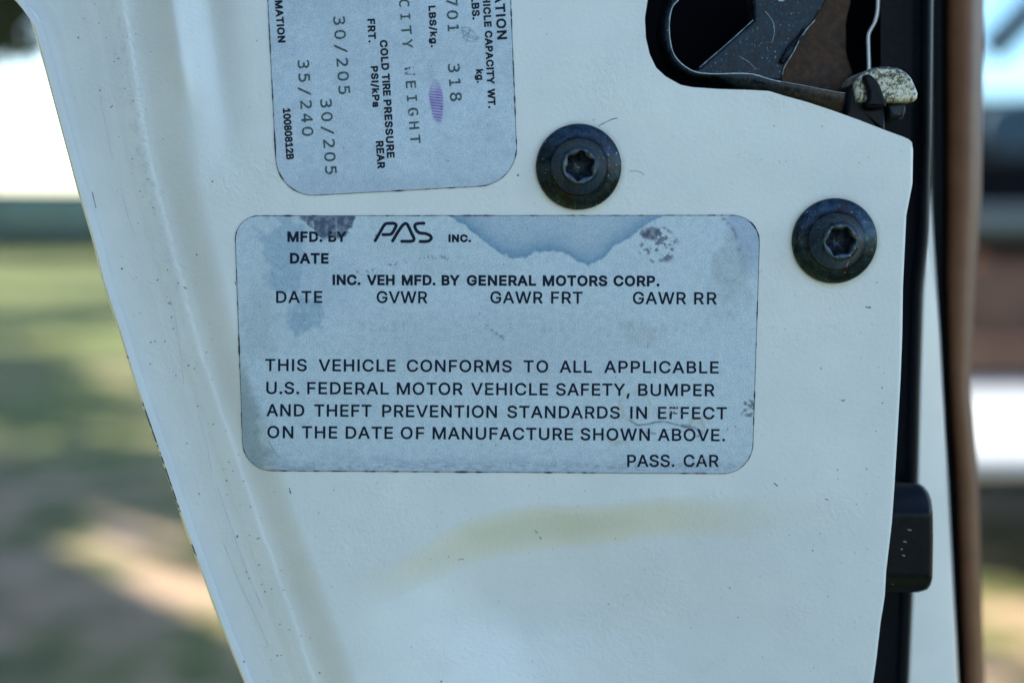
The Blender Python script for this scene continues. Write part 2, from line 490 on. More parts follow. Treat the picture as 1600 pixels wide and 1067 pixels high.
GLYPHS = {"s":{",":[188,[38,-119,68,71,137,71,84,-119]],".":[188,[95,-4,88,-4,81,-2,75,1,69,4,63,9,58,15,55,20,52,27,50,34,50,41,50,49,52,56,55,62,58,68,63,73,69,78,75,82,81,85,88,86,95,87,103,86,110,85,116,82,122,78,128,73,133,68,136,62,139,56,141,49,141,41,141,34,139,27,136,20,133,15,128,9,122,4,116,1,110,-2,103,-4]],"/":[249,[235,533,71,-76,14,-76,178,533]],"0":[453,[227,-7,205,-6,184,-2,165,4,147,13,130,24,115,38,101,53,89,71,78,91,69,113,61,137,56,164,51,192,49,222,48,254,49,286,51,316,56,344,61,371,69,395,78,417,89,437,101,455,115,471,130,484,147,495,165,504,184,511,205,515,227,516,249,515,269,511,288,504,306,495,323,484,338,471,352,455,364,437,375,417,384,395,392,371,397,344,402,316,404,286,405,254,404,222,402,192,397,164,392,137,384,113,375,91,364,71,352,53,338,38,323,24,307,13,289,4,269,-2,249,-6],[227,50,242,51,255,54,268,59,279,65,290,74,300,84,309,97,317,111,324,126,330,144,335,163,339,183,342,205,343,229,344,254,343,279,342,303,339,325,335,346,330,365,324,382,317,398,309,412,300,424,290,435,279,444,268,451,255,456,242,459,227,460,212,459,199,456,186,451,174,444,163,435,153,424,144,412,136,398,129,382,123,365,118,346,114,325,111,303,110,279,109,254,110,229,111,205,114,183,118,163,123,144,129,126,136,111,144,97,153,84,163,74,174,65,186,59,199,54,212,51]],"1":[453,[76,0,76,55,391,55,391,0],[276,509,276,0,212,0,212,448,209,448,86,358,86,427,198,509]],"2":[453,[64,0,64,47,234,229,282,282,289,291,296,301,302,310,307,318,311,327,314,336,317,344,319,353,320,362,320,371,320,382,318,392,316,402,312,410,308,419,302,426,296,433,289,439,282,444,273,449,264,453,255,456,245,458,235,460,224,460,212,460,201,458,191,455,181,452,172,447,164,442,157,436,150,429,144,422,139,413,135,404,131,395,129,385,127,374,127,362,66,362,67,380,69,396,73,413,79,428,86,442,95,455,105,467,117,478,129,488,143,496,158,503,173,509,190,513,207,515,225,516,243,515,260,513,276,509,291,504,306,497,319,489,332,479,343,469,352,458,361,445,368,432,374,418,378,403,380,388,381,372,381,361,379,350,378,339,375,328,371,318,366,307,361,296,354,284,345,271,336,259,267,180,153,60,153,57,389,57,389,0]],"8":[453,[226,-7,206,-6,187,-4,169,-1,152,5,136,11,121,19,107,28,95,38,84,49,74,62,66,75,60,89,55,104,53,119,52,135,52,148,54,160,57,172,60,184,65,195,71,206,77,216,84,225,92,233,101,241,110,248,120,253,130,258,141,262,153,265,153,267,139,272,125,278,113,286,103,296,93,308,85,321,78,335,74,349,71,364,70,380,71,395,73,410,77,424,83,437,90,450,99,462,109,472,120,482,132,490,146,498,160,504,175,510,192,513,208,515,226,516,244,515,260,513,277,510,292,504,306,498,319,490,332,482,343,472,352,462,361,450,369,437,374,424,379,410,381,395,382,380,381,364,378,349,374,335,367,321,359,308,350,296,339,286,327,278,314,272,300,267,300,265,311,262,322,258,332,253,342,248,351,241,360,233,368,225,375,216,381,206,387,195,392,184,396,172,399,160,400,148,401,135,400,119,397,104,393,89,386,75,378,62,369,49,358,38,346,28,332,19,317,11,301,5,284,-1,265,-4,246,-6],[226,49,239,49,252,51,264,53,275,56,285,60,294,65,303,71,310,77,317,84,323,91,328,100,332,109,335,118,336,128,337,139,336,150,335,160,332,170,327,180,322,189,316,197,309,204,301,211,293,217,283,223,273,227,262,231,250,233,238,235,226,235,214,235,202,233,190,231,179,227,169,223,159,217,151,211,143,204,136,197,130,189,125,180,120,170,117,160,116,150,115,139,116,128,117,118,120,109,124,100,129,91,135,84,142,77,149,71,158,65,167,60,178,56,189,53,201,51,213,49],[226,290,237,290,247,292,256,293,265,296,274,300,282,305,289,310,296,316,302,323,307,330,311,338,315,347,317,356,319,366,319,376,319,386,317,395,315,404,312,412,308,420,303,427,297,434,290,440,283,445,275,449,266,453,257,456,247,458,237,460,226,460,215,460,205,458,195,456,186,453,177,449,169,445,162,440,155,434,150,427,145,420,141,412,137,404,135,395,133,386,133,376,133,366,135,356,137,347,141,338,145,330,150,323,155,316,162,310,169,305,178,300,187,296,196,293,205,292,215,290]],"A":[480,[16,0,201,509,276,509,463,0,395,0,287,302,264,372,232,478,245,478,213,371,191,302,85,0],[110,142,110,199,370,199,370,142]],"B":[456,[60,0,60,509,241,509,261,508,280,506,298,503,314,497,329,491,342,483,354,474,364,464,373,454,381,442,387,430,392,417,395,403,397,389,398,374,398,361,396,350,394,339,391,329,387,320,382,312,376,304,370,297,363,291,356,286,349,281,341,277,332,273,324,270,315,267,315,262,325,261,334,258,344,255,353,251,363,245,372,239,381,231,389,223,396,213,402,203,408,192,412,179,416,166,417,152,418,136,417,121,415,107,412,93,406,79,400,67,392,55,383,44,371,34,359,26,344,18,328,12,311,6,291,3,270,1,247,0],[125,57,245,57,267,58,287,61,304,65,318,72,330,80,339,89,346,100,351,111,354,124,355,137,355,147,353,157,350,166,347,175,342,184,337,192,330,199,323,206,315,212,306,218,296,223,285,226,274,229,261,231,248,231,125,231],[125,285,238,285,249,285,259,287,269,289,279,292,288,296,297,301,304,306,312,312,318,319,323,326,328,334,331,343,334,352,336,362,336,372,335,385,332,398,328,409,321,420,313,429,302,437,290,444,275,448,259,451,240,452,125,452]],"C":[510,[267,-7,241,-6,217,-2,193,5,171,14,150,25,130,39,113,55,97,73,82,93,70,115,59,139,51,166,45,193,41,223,40,254,41,285,45,315,51,343,59,369,70,393,82,415,97,436,113,454,130,470,150,484,171,495,193,504,217,511,241,515,267,516,282,516,297,514,312,512,326,508,340,504,354,499,367,494,379,487,391,480,402,471,413,462,423,452,432,442,440,430,448,418,455,406,461,392,465,378,470,363,473,348,408,348,405,358,402,368,398,378,394,386,389,395,384,403,378,410,372,416,365,422,357,428,350,434,342,438,333,442,324,446,315,449,306,452,297,454,287,455,277,456,267,456,249,455,231,452,215,447,199,441,184,432,170,422,156,410,145,397,134,381,125,364,117,345,111,325,107,303,104,279,103,254,104,229,107,206,111,184,117,164,125,145,134,128,145,112,157,99,170,86,184,76,199,68,215,61,232,57,249,54,267,53,277,53,287,54,297,55,306,57,315,60,324,63,333,67,342,71,350,75,357,81,365,87,372,93,378,99,384,106,389,114,394,123,398,131,402,140,405,150,408,160,473,160,470,145,466,131,461,117,455,103,448,91,440,79,432,67,423,57,413,47,402,38,391,29,379,22,367,15,354,10,341,5,327,1,313,-3,298,-5,282,-7]],"D":[502,[219,0,96,0,96,57,215,57,239,58,261,61,282,66,301,72,318,81,333,91,347,103,360,117,370,132,379,149,386,168,392,187,396,209,398,231,399,255,398,279,396,301,392,323,386,342,379,361,370,378,360,393,348,406,335,418,320,428,303,437,285,443,265,448,244,451,221,452,93,452,93,509,225,509,254,508,281,504,307,498,331,489,353,478,373,465,391,450,407,432,421,413,433,391,443,367,451,342,457,315,461,286,462,255,461,224,457,195,451,168,443,143,433,119,421,97,406,77,390,60,372,44,351,31,328,20,304,11,277,5,249,1],[125,509,125,0,60,0,60,509]],"E":[419,[60,0,60,509,372,509,372,452,125,452,125,286,355,286,355,229,125,229,125,57,375,57,375,0]],"F":[410,[60,0,60,509,369,509,369,452,125,452,125,278,346,278,346,221,125,221,125,0]],"G":[520,[269,-7,242,-6,217,-2,193,5,171,14,149,25,129,39,112,55,96,73,81,94,69,116,59,140,51,166,45,194,41,223,40,254,41,285,45,315,51,343,59,369,69,393,81,415,96,436,112,454,129,470,149,484,170,495,192,504,215,511,239,515,265,516,281,516,296,514,311,512,326,508,340,504,354,499,367,493,380,485,392,478,403,469,414,460,424,450,433,439,441,428,449,416,456,404,462,391,467,377,471,363,474,349,408,349,405,358,401,368,397,377,392,385,387,393,382,401,376,408,370,414,363,421,356,427,349,432,341,437,332,441,324,445,315,448,306,451,296,453,286,455,276,456,265,456,247,455,230,452,214,447,198,441,183,432,169,422,156,410,145,397,134,381,125,364,117,345,111,325,107,303,104,279,103,254,104,229,107,206,111,184,117,164,125,145,134,128,145,112,157,99,170,86,184,76,199,68,216,61,232,57,250,54,269,53,286,54,302,56,317,59,331,65,345,71,358,79,369,88,379,99,388,110,396,123,403,137,408,152,412,168,414,184,415,202,434,199,283,199,283,256,478,256,478,200,477,176,474,152,468,131,461,110,451,91,439,73,426,57,411,43,395,30,377,19,357,10,337,3,315,-3,293,-6]],"H":[517,[60,0,60,509,125,509,125,289,392,289,392,509,457,509,457,0,392,0,392,232,125,232,125,0]],"I":[185,[60,0,60,509,125,509,125,0]],"K":[467,[104,145,104,216,139,261,174,303,212,344,364,509,448,509,231,276,228,276],[60,0,60,509,125,509,125,334,124,225,125,193,125,0],[372,0,188,259,228,309,449,0]],"L":[393,[60,0,60,509,125,509,125,57,361,57,361,0]],"M":[628,[60,0,60,509,152,509,277,187,287,159,299,123,311,84,322,49,307,49,318,83,330,121,342,158,352,187,476,509,568,509,568,0,504,0,504,291,504,327,505,369,506,413,507,457,513,457,498,409,482,363,467,322,456,291,342,0,286,0,170,291,159,321,145,361,129,408,112,457,119,457,120,416,121,372,122,328,122,291,122,0]],"N":[523,[60,0,60,509,136,509,343,183,363,151,388,107,414,55,405,54,401,108,399,157,399,195,399,509,463,509,463,0,387,0,202,290,177,331,148,381,108,452,119,454,122,384,124,328,125,291,125,0]],"O":[533,[267,-7,241,-6,217,-2,193,5,171,14,150,25,131,39,113,55,97,73,83,93,70,115,59,139,51,166,45,193,41,223,40,254,41,285,45,315,51,343,59,369,70,393,83,415,97,436,113,454,131,470,150,484,171,495,193,504,217,511,241,515,267,516,293,515,317,511,341,504,363,495,384,484,403,470,421,454,437,436,451,415,464,393,474,369,482,343,488,315,492,285,493,254,492,223,488,193,482,166,474,139,464,115,451,93,437,73,421,55,403,39,384,25,363,14,341,5,317,-2,293,-6],[267,53,285,54,302,57,318,61,334,68,349,76,363,86,377,98,388,111,399,127,408,144,416,163,422,183,427,205,429,229,430,254,429,280,427,303,422,326,416,346,408,365,399,382,388,397,377,411,363,423,349,433,334,441,318,448,302,452,285,455,267,456,249,455,232,452,215,448,199,441,184,433,170,423,157,410,145,397,134,381,125,364,117,345,111,325,107,303,104,279,103,254,104,229,107,205,111,183,117,163,125,144,134,127,145,112,157,98,170,86,184,76,199,68,215,61,232,57,249,54]],"P":[445,[60,0,60,509,235,509,258,508,279,506,298,501,316,495,332,487,347,478,360,468,371,456,381,444,390,430,397,415,402,399,406,383,408,366,409,348,408,330,406,313,402,296,397,280,390,265,381,251,371,239,360,227,347,216,332,207,316,199,298,194,279,189,258,187,235,186,109,186,109,242,233,242,248,243,262,244,275,247,287,251,297,256,306,262,314,269,321,276,328,285,333,294,337,304,340,314,342,325,344,336,344,348,344,360,342,371,340,382,337,392,333,402,328,411,321,419,314,426,306,433,297,439,286,444,275,447,262,450,247,452,232,452,125,452,125,0]],"R":[449,[60,0,60,509,236,509,259,508,280,506,299,502,317,496,333,489,348,480,361,470,372,459,382,447,390,433,397,419,402,403,406,387,408,370,409,352,408,334,406,317,402,301,397,286,390,271,382,258,372,246,361,235,348,225,333,217,317,210,299,205,280,201,259,199,236,198,96,198,96,255,234,255,249,255,263,257,276,259,287,263,298,267,307,272,315,278,322,285,329,292,334,300,338,309,341,319,343,329,345,340,345,352,345,364,343,375,341,386,338,396,334,405,329,414,322,421,315,428,307,434,298,440,287,444,275,448,262,450,248,452,233,452,125,452,125,0],[353,0,230,229,303,229,428,0]],"S":[447,[224,-9,202,-8,182,-6,163,-3,145,3,128,9,112,17,98,26,85,36,74,47,64,60,56,74,49,88,44,103,40,120,38,137,104,137,106,125,108,115,112,105,117,96,123,88,130,81,138,74,147,68,156,63,166,59,177,55,188,52,200,51,212,49,224,49,238,49,251,51,263,53,275,56,286,60,296,65,306,71,315,77,322,84,329,92,335,100,340,109,343,118,345,128,346,139,345,148,344,157,341,165,337,173,332,179,326,185,320,190,313,196,305,201,296,205,245,222,184,239,160,247,138,256,118,266,101,277,86,289,74,303,64,318,57,335,53,353,52,372,53,389,56,405,60,420,67,434,75,448,85,460,96,471,108,481,123,490,138,498,154,504,171,510,189,513,208,515,227,516,247,515,266,513,283,510,300,504,316,498,331,490,344,481,357,471,367,461,377,449,385,436,392,422,396,408,400,393,401,378,337,378,335,392,330,406,323,417,314,428,302,437,289,445,275,451,259,455,243,458,225,459,212,459,200,457,188,455,177,452,167,448,158,443,149,438,142,432,135,425,129,418,124,410,120,402,117,394,116,385,115,376,116,366,117,356,121,348,125,340,131,334,138,328,145,322,152,317,160,312,169,308,212,293,264,279,312,264,359,238,367,231,375,224,382,216,389,207,395,198,400,188,403,177,406,165,408,152,408,139,407,123,405,107,400,92,394,78,386,64,377,51,366,39,353,29,339,19,323,11,306,4,288,-2,268,-6,247,-8]],"T":[449,[32,452,32,509,417,509,417,452,257,452,257,0,193,0,193,452]],"U":[517,[259,-8,236,-7,213,-4,192,0,173,7,154,15,137,25,121,37,108,50,95,64,85,80,76,97,69,114,64,133,61,152,60,173,60,509,124,509,124,178,125,164,127,150,130,137,135,125,141,113,148,102,156,92,165,83,176,75,187,68,199,62,213,58,227,54,243,53,259,52,275,53,291,54,305,58,319,62,331,68,342,75,353,83,362,92,370,102,377,113,383,125,387,137,390,150,392,164,393,178,393,509,457,509,457,173,456,152,453,133,448,114,442,97,433,80,422,64,410,50,396,37,380,25,363,15,345,7,325,0,305,-4,282,-7]],"V":[480,[204,0,16,509,84,509,192,206,215,137,248,31,235,31,267,138,290,206,395,509,463,509,278,0]],"W":[686,[155,0,16,509,82,509,163,196,175,145,187,94,197,40,189,40,200,94,211,145,224,196,306,509,380,509,462,196,474,145,486,94,497,40,488,40,499,94,510,145,523,196,603,509,670,509,530,0,455,0,368,323,351,391,336,475,350,475,335,395,318,323,230,0]],"Y":[472,[203,0,203,208,16,509,91,509,192,344,222,292,250,230,224,230,251,293,280,344,381,509,455,509,268,208,268,0]],"a":[389,[160,-9,146,-8,132,-7,119,-4,106,0,94,5,83,11,73,18,63,26,55,35,48,45,42,56,36,67,33,80,31,93,30,108,31,121,32,132,35,143,39,152,43,161,49,169,55,176,62,182,69,188,78,193,87,198,96,202,105,205,115,208,125,211,178,220,234,227,242,228,249,229,255,231,260,233,265,235,269,238,272,241,274,245,276,249,276,255,276,257,276,266,275,274,273,282,270,290,267,297,263,303,258,309,253,314,247,318,240,322,232,325,224,328,215,330,206,331,196,331,185,331,175,330,166,328,157,325,149,322,142,319,135,315,129,310,123,306,118,301,100,274,41,291,47,304,53,316,61,327,69,337,79,346,89,354,99,361,110,366,121,371,133,375,145,378,157,381,169,383,182,384,194,384,203,384,211,383,220,382,230,381,239,379,249,377,258,374,268,370,277,366,286,360,295,354,303,347,310,339,316,330,322,320,327,309,332,297,335,283,336,268,337,251,337,0,277,0,277,52,272,52,269,47,266,41,262,36,257,30,252,25,246,19,239,14,232,9,224,5,215,1,206,-2,195,-5,185,-7,173,-9],[170,45,183,46,196,47,207,50,218,54,228,59,237,65,244,71,252,78,258,85,263,93,267,102,271,110,274,119,275,129,276,138,276,190,274,188,271,186,268,185,264,183,259,182,231,176,200,171,175,168,134,159,127,156,120,152,114,148,108,144,103,139,99,134,96,128,94,121,92,113,92,105,92,97,94,90,95,84,98,78,102,72,106,67,111,63,117,59,123,55,130,52,137,50,145,48,153,46,161,45]],"g":[425,[207,-151,191,-151,175,-149,161,-147,147,-144,134,-140,122,-135,111,-130,100,-124,91,-117,82,-110,74,-103,67,-95,61,-86,56,-78,51,-69,101,-41,122,-66,127,-71,133,-76,139,-80,146,-84,154,-88,163,-91,173,-94,183,-96,195,-97,207,-97,225,-96,241,-94,256,-89,270,-83,282,-75,293,-65,301,-53,307,-39,310,-24,311,-6,311,68,306,68,287,41,281,36,275,30,268,25,261,20,252,16,243,12,233,9,221,7,209,5,195,5,177,6,160,8,143,13,128,19,113,27,99,36,86,47,74,60,64,74,55,90,47,108,42,126,37,147,35,168,34,191,35,214,37,235,42,256,47,275,55,293,64,310,74,325,86,339,98,351,112,361,127,369,143,376,160,380,178,383,196,384,210,384,222,382,234,380,244,377,253,373,262,368,269,363,277,358,283,352,288,346,308,319,313,319,313,379,372,379,372,-9,371,-28,369,-46,364,-62,358,-77,350,-90,341,-102,330,-112,318,-122,305,-129,291,-136,276,-141,260,-146,243,-149,225,-150],[205,59,218,60,231,61,243,65,254,69,264,75,273,82,281,90,288,99,295,110,300,121,304,133,308,147,310,161,312,177,312,193,312,209,310,224,308,238,304,251,300,264,295,276,288,286,281,296,273,305,264,312,254,318,243,324,231,327,218,329,205,330,191,329,178,327,166,324,155,318,145,312,136,304,128,295,121,285,114,274,109,262,104,250,101,237,98,223,96,208,96,193,96,177,98,162,101,149,104,135,109,123,114,111,121,101,128,92,136,83,145,76,155,70,167,65,178,62,191,60]],"k":[381,[110,137,110,212,121,212,284,379,360,379,184,199,177,199],[53,0,53,509,114,509,114,0],[294,0,148,186,191,229,372,0]]},"m":{"/":[429,[310,520,376,520,102,-66,36,-66]],"0":[429,[168,261,169,269,170,276,173,282,177,288,182,294,188,299,193,303,200,306,207,308,214,308,222,308,229,306,235,303,241,299,247,294,252,288,256,282,259,276,260,269,261,261,261,253,259,246,256,240,252,234,247,228,241,223,235,219,229,216,222,215,214,214,206,215,199,216,193,219,187,223,181,228,177,234,173,240,170,246,169,253],[214,474,196,472,179,465,164,455,152,440,141,421,132,397,126,369,121,337,118,300,117,259,118,218,121,182,126,150,132,122,141,99,152,80,164,65,179,54,196,48,214,46,233,48,250,54,265,65,277,80,288,99,297,122,303,150,308,182,311,218,312,259,311,300,308,337,303,369,297,397,288,421,277,440,265,455,250,465,233,472],[214,529,246,526,274,518,300,504,322,485,340,461,356,431,368,396,376,356,381,310,383,259,381,209,376,163,368,123,356,88,340,58,322,34,300,15,274,1,246,-7,214,-10,183,-7,154,1,129,15,107,34,89,58,73,88,61,123,53,163,48,209,46,259,48,310,53,356,61,396,73,431,89,461,107,485,129,504,154,518,183,526]],"1":[429,[94,59,203,59,203,456,86,430,86,494,203,520,273,520,273,59,381,59,381,0,94,0]],"2":[429,[130,59,369,59,369,0,53,0,53,59,167,180,234,255,247,271,258,286,268,300,275,312,281,323,285,334,289,345,291,355,293,366,293,377,292,394,289,409,284,423,277,435,268,445,257,454,244,461,230,466,214,469,197,470,184,470,171,468,158,466,145,463,131,459,117,454,103,448,88,440,72,433,57,424,57,495,71,501,86,507,100,512,114,517,128,521,142,524,156,526,169,528,183,529,196,529,225,527,252,523,277,515,299,504,319,489,336,472,349,452,358,431,363,407,365,382,364,369,363,356,360,342,355,329,350,315,343,302,334,288,324,273,312,258,299,242,243,179]],"3":[429,[270,278,289,272,307,264,323,254,337,243,349,230,359,215,366,200,372,182,375,163,376,143,374,116,368,91,359,69,345,49,327,31,306,16,283,5,256,-3,227,-8,194,-10,180,-10,165,-9,151,-8,136,-6,121,-3,106,0,91,3,77,7,62,11,48,16,48,86,62,79,76,72,90,67,104,62,118,58,132,55,146,52,159,50,173,49,186,49,208,50,228,53,246,59,261,66,275,75,286,87,295,100,301,115,305,132,306,150,305,168,301,184,295,198,286,211,275,222,262,232,246,239,230,245,211,248,191,249,138,249,138,307,191,307,209,308,226,310,242,315,255,320,267,328,277,337,284,348,290,359,293,373,294,387,293,402,290,416,285,428,278,439,269,449,258,457,245,462,231,467,215,469,197,470,184,470,172,469,159,468,146,466,133,463,63,442,63,507,138,524,197,529,226,528,253,523,277,516,299,505,318,491,334,475,347,457,356,436,362,414,364,390,363,373,360,358,355,344,349,331,340,319,330,308,317,299,303,290,288,284]],"4":[429,[256,456,92,181,256,181],[244,520,326,520,326,181,395,181,395,124,326,124,326,0,256,0,256,124,36,124,36,190]],"5":[429,[72,520,335,520,335,461,136,461,136,333,166,341,197,344,228,342,256,336,282,327,305,313,325,296,342,275,355,252,364,227,370,198,372,167,370,135,364,107,355,81,341,58,323,37,302,20,277,7,250,-2,220,-8,187,-10,111,-5,98,-2,85,1,73,4,61,8,50,12,50,84,63,77,76,71,88,66,101,61,114,58,127,55,140,52,154,50,167,49,180,49,202,50,222,54,240,60,256,69,270,80,281,93,290,108,297,126,301,145,302,167,301,188,297,207,290,225,281,240,269,253,255,264,239,273,221,279,200,283,178,284,167,284,156,283,145,282,134,280,123,278,112,275,102,272,92,268,82,264,72,259]],"7":[429,[48,520,376,520,376,490,190,0,116,0,297,461,48,461]],"8":[429,[214,247,196,246,180,243,166,237,153,230,142,221,133,209,126,196,120,181,117,164,116,146,117,128,120,111,126,96,133,83,142,72,154,62,166,55,181,49,197,46,214,45,232,46,249,49,263,55,276,62,287,71,296,83,303,96,309,111,312,128,313,146,312,164,309,181,303,196,296,209,287,220,276,230,263,237,249,243,232,246],[153,276,136,282,120,289,106,297,94,307,83,319,74,332,67,346,62,361,59,377,58,394,60,418,65,440,73,460,85,478,100,493,118,506,138,516,161,523,186,528,214,529,242,528,268,523,291,516,311,506,329,493,344,478,356,460,365,440,370,418,372,394,371,377,368,361,362,346,355,332,346,319,335,307,323,297,309,289,293,282,276,276,296,270,314,263,330,254,344,243,356,230,366,215,374,199,379,181,383,161,384,140,382,113,377,88,368,66,355,47,339,30,320,15,297,4,272,-4,244,-8,214,-10,184,-8,157,-4,132,4,109,15,90,29,74,46,62,66,53,88,48,112,46,139,47,160,50,180,56,198,63,215,73,230,85,243,99,254,115,263,133,270],[128,388,129,372,131,358,136,345,142,334,150,324,160,316,171,310,184,306,198,303,214,302,230,303,245,306,258,310,269,316,279,324,287,334,294,345,298,358,301,372,302,388,301,404,298,419,294,432,287,443,279,453,270,461,258,467,245,472,231,474,214,475,198,474,184,471,171,467,160,460,150,452,142,443,136,431,131,419,129,404]],"C":[429,[374,18,319,-3,307,-6,296,-8,284,-9,271,-10,259,-10,221,-7,186,1,155,15,128,35,104,61,84,91,68,127,57,166,50,210,48,259,50,308,57,352,68,392,84,427,104,458,128,484,156,504,187,518,221,526,259,529,271,529,284,528,296,527,307,525,319,522,374,501,374,429,363,437,352,444,341,451,330,456,318,461,306,465,295,468,283,470,271,472,259,472,233,470,209,464,189,453,171,438,156,419,144,396,134,368,127,336,123,300,122,259,123,219,127,182,134,151,144,123,156,100,171,81,189,66,209,56,233,49,259,47,271,47,283,49,295,51,307,54,319,58,330,63,342,69,353,75,364,83,374,91]],"E":[429,[69,520,377,520,377,461,139,461,139,307,367,307,367,248,139,248,139,59,384,59,384,0,69,0]],"G":[429,[384,43,373,33,361,24,348,16,335,9,321,3,306,-2,292,-5,276,-8,260,-10,244,-10,207,-7,172,1,142,16,114,36,91,61,71,91,56,127,45,166,38,210,36,259,38,308,45,352,56,392,71,427,91,458,115,484,143,504,174,518,208,526,246,529,259,529,272,528,285,526,297,523,309,520,321,516,333,511,344,506,356,499,367,492,367,420,356,430,344,439,333,447,321,454,309,459,297,464,285,467,272,470,259,472,246,472,220,470,196,463,176,453,158,438,143,419,131,396,121,368,114,336,110,300,109,259,110,218,114,182,121,150,130,122,142,99,157,80,174,66,195,55,218,49,244,47,285,52,292,55,299,58,305,61,311,65,317,69,317,209,242,209,242,267,384,267]],"H":[429,[48,520,118,520,118,307,311,307,311,520,382,520,382,0,311,0,311,248,118,248,118,0,48,0]],"I":[429,[70,520,359,520,359,461,250,461,250,59,359,59,359,0,70,0,70,59,179,59,179,461,70,461]],"T":[429,[16,520,413,520,413,461,250,461,250,0,180,0,180,461,16,461]],"W":[429,[0,520,69,520,118,98,178,377,251,377,311,97,361,520,429,520,352,0,285,0,214,309,144,0,78,0]],"Y":[429,[13,520,88,520,214,290,341,520,416,520,250,233,250,0,179,0,179,233]]}}
# ------------------------------------------------------------------ the door
door = empty('car_door', (0.0, Y0, 0.55))
tag(door, 'open white car door seen on its rear edge, carrying two stickers and two black bolts', 'car door')

XL = interp([(-400, -75), (-60, 5), (0, 22), (12, 33), (24, 45), (60, 57), (128, 75), (210, 97), (281, 116), (375, 144),
             (444, 161), (522, 187), (597, 210), (661, 232), (700, 246), (786, 275), (834, 292), (910, 320),
             (975, 344), (1067, 382), (1300, 475), (1600, 600)])
HOLE = [(-400, 1030), (-120, 1040), (-60, 1026), (0, 1012), (29, 1007.6), (59, 1009), (85, 1015), (106, 1025), (120, 1040), (133, 1063.5),
        (136.6, 1081), (139.5, 1122), (141, 1172), (142.5, 1201.5), (150, 1225), (159.5, 1260),
        (173, 1301), (188, 1342.5), (204, 1383.6), (214, 1411), (218, 1420), (223, 1425), (235, 1426.5)]
EDGE = [(287, 1425.7), (337, 1416), (401, 1413), (450, 1410.7), (522, 1409.8), (595, 1407), (682, 1402), (760, 1397.5),
        (816, 1393.5), (893, 1384.5), (930, 1382.5), (950, 1379.5), (970, 1376), (1031, 1369), (1067, 1364), (1300, 1330), (1600, 1285)]
XRpts = HOLE + EDGE
XR = interp(XRpts)


def smooth_interp(pts):
    f = interp(pts)
    xs_ = np.arange(pts[0][0] - 100, pts[-1][0] + 100, 5.0)
    ys_ = f(xs_)
    k = np.hanning(27)
    ys_ = np.convolve(np.pad(ys_, 13, mode='edge'), k / k.sum(), mode='valid')
    return lambda q: np.interp(q, xs_, ys_)


XRIDGE = smooth_interp([(-400, 140), (0, 193), (94, 209), (210, 226), (296, 244), (397, 273), (485, 296), (567, 320), (640, 345),
                 (720, 373), (810, 403), (940, 450), (1067, 493), (1300, 585), (1600, 700)])
YB = smooth_interp([(560, 930), (640, 895), (680, 872), (720, 851), (760, 838), (820, 826), (900, 818), (1000, 814), (1100, 809),
             (1250, 800), (1450, 790)])
AB = smooth_interp([(560, 0), (630, 0.35), (700, 0.9), (800, 1.0), (900, 0.95), (1020, 0.62), (1130, 0.30), (1230, 0.08), (1320, 0)])


def H(x, y):
    """height of the pressed sheet above the flat of the face, in metres"""
    x = np.asarray(x, float)
    y = np.asarray(y, float)
    xr, xl = XRIDGE(y), XL(y)
    h = 0.0
    d = x - xr
    # flange on the outer side, falling away from the ridge
    hr = np.interp(y, [0, 500, 800, 1100], [3.0, 3.0, 2.9, 2.8])
    wv = np.interp(y, [0, 400, 700, 1100], [95, 75, 70, 75])
    right = -hr * (1 - sstep((d + 6) / wv))
    left = -hr - 0.017 * np.abs(d)
    h = np.where(d > -6, right, left + 0.10)
    # low rounded crest where flange and step meet
    h = h + 0.36 * np.exp(-(np.minimum(d + 4, 0) / 30.0) ** 2 - (np.maximum(d + 4, 0) / 16.0) ** 2)
    # faint drawn lines that run along the flange
    u = (x - xl) / np.maximum(xr - xl, 1)
    h = h + np.where(d < 0, (0.07 * np.sin(u * 8.5 + 0.6) + 0.30 * (vnoise(u * 7.0, y * 0 + 0.5, 77) - 0.5) + 0.05 * (vnoise(u * 31.0, y / 400.0, 78) - 0.5)) * sstep(u * 3), 0)
    # pressed channels at the top, between ridge and sticker
    fade = sstep((320 - y) / 330.0)
    x0 = np.interp(y, [0, 200, 400], [325, 352, 365])
    h = h - 1.5 * fade * np.exp(-((x - x0) / 27.0) ** 2)
    fade2 = sstep((190 - y) / 90.0)
    x1 = np.interp(y, [0, 190], [268, 295])
    h = h + 0.7 * fade2 * np.exp(-((x - x1) / 15.0) ** 2)
    # recess with an upper lip, below the sticker
    yy = y - YB(x)
    h = h - 5.6 * AB(x) * sstep((yy + 36 + 10 * (fbm(x, y, 130.0, 91, 2) - 0.5)) / (66.0 + 14 * vnoise(x / 90.0, y * 0, 92))) * (1 - 0.75 * sstep((yy - 40) / 330.0))
    # left wall of the recess, soft
    xb = np.interp(y, [880, 1067, 1400], [610, 700, 800])
    h = h - 1.4 * sstep((x - xb) / 160.0) * sstep((y - 860) / 140.0) * (1 - sstep((x - 900) / 500.0))
    # hem along the outer edge: a rounded bead and a shallow groove
    e = x - xl
    h = h - 0.55 * (1 - np.sqrt(np.clip(1 - (1 - np.clip(e / 9.0, 0, 1)) ** 2, 0, 1)))
    h = h - 0.16 * np.exp(-((e - 14.0) / 3.2) ** 2)
    # rolled rim on the right and around the opening
    g = XR(y) - x
    h = h - np.where(y > 225, 0.35 * (1 - np.clip(g / 4.5, 0, 1)) ** 2, 0)
    # dimples pulled in by the two bolts
    for bx, by in ((904, 261), (1303, 376.5)):
        rr = np.hypot(x - bx, y - by)
        h = h - 0.15 * np.exp(-(rr / 85.0) ** 2)
    # sheet is never dead flat
    h = h + 0.10 * (fbm(x, y, 260.0, 5, 2) - 0.5)
    return h * 0.001


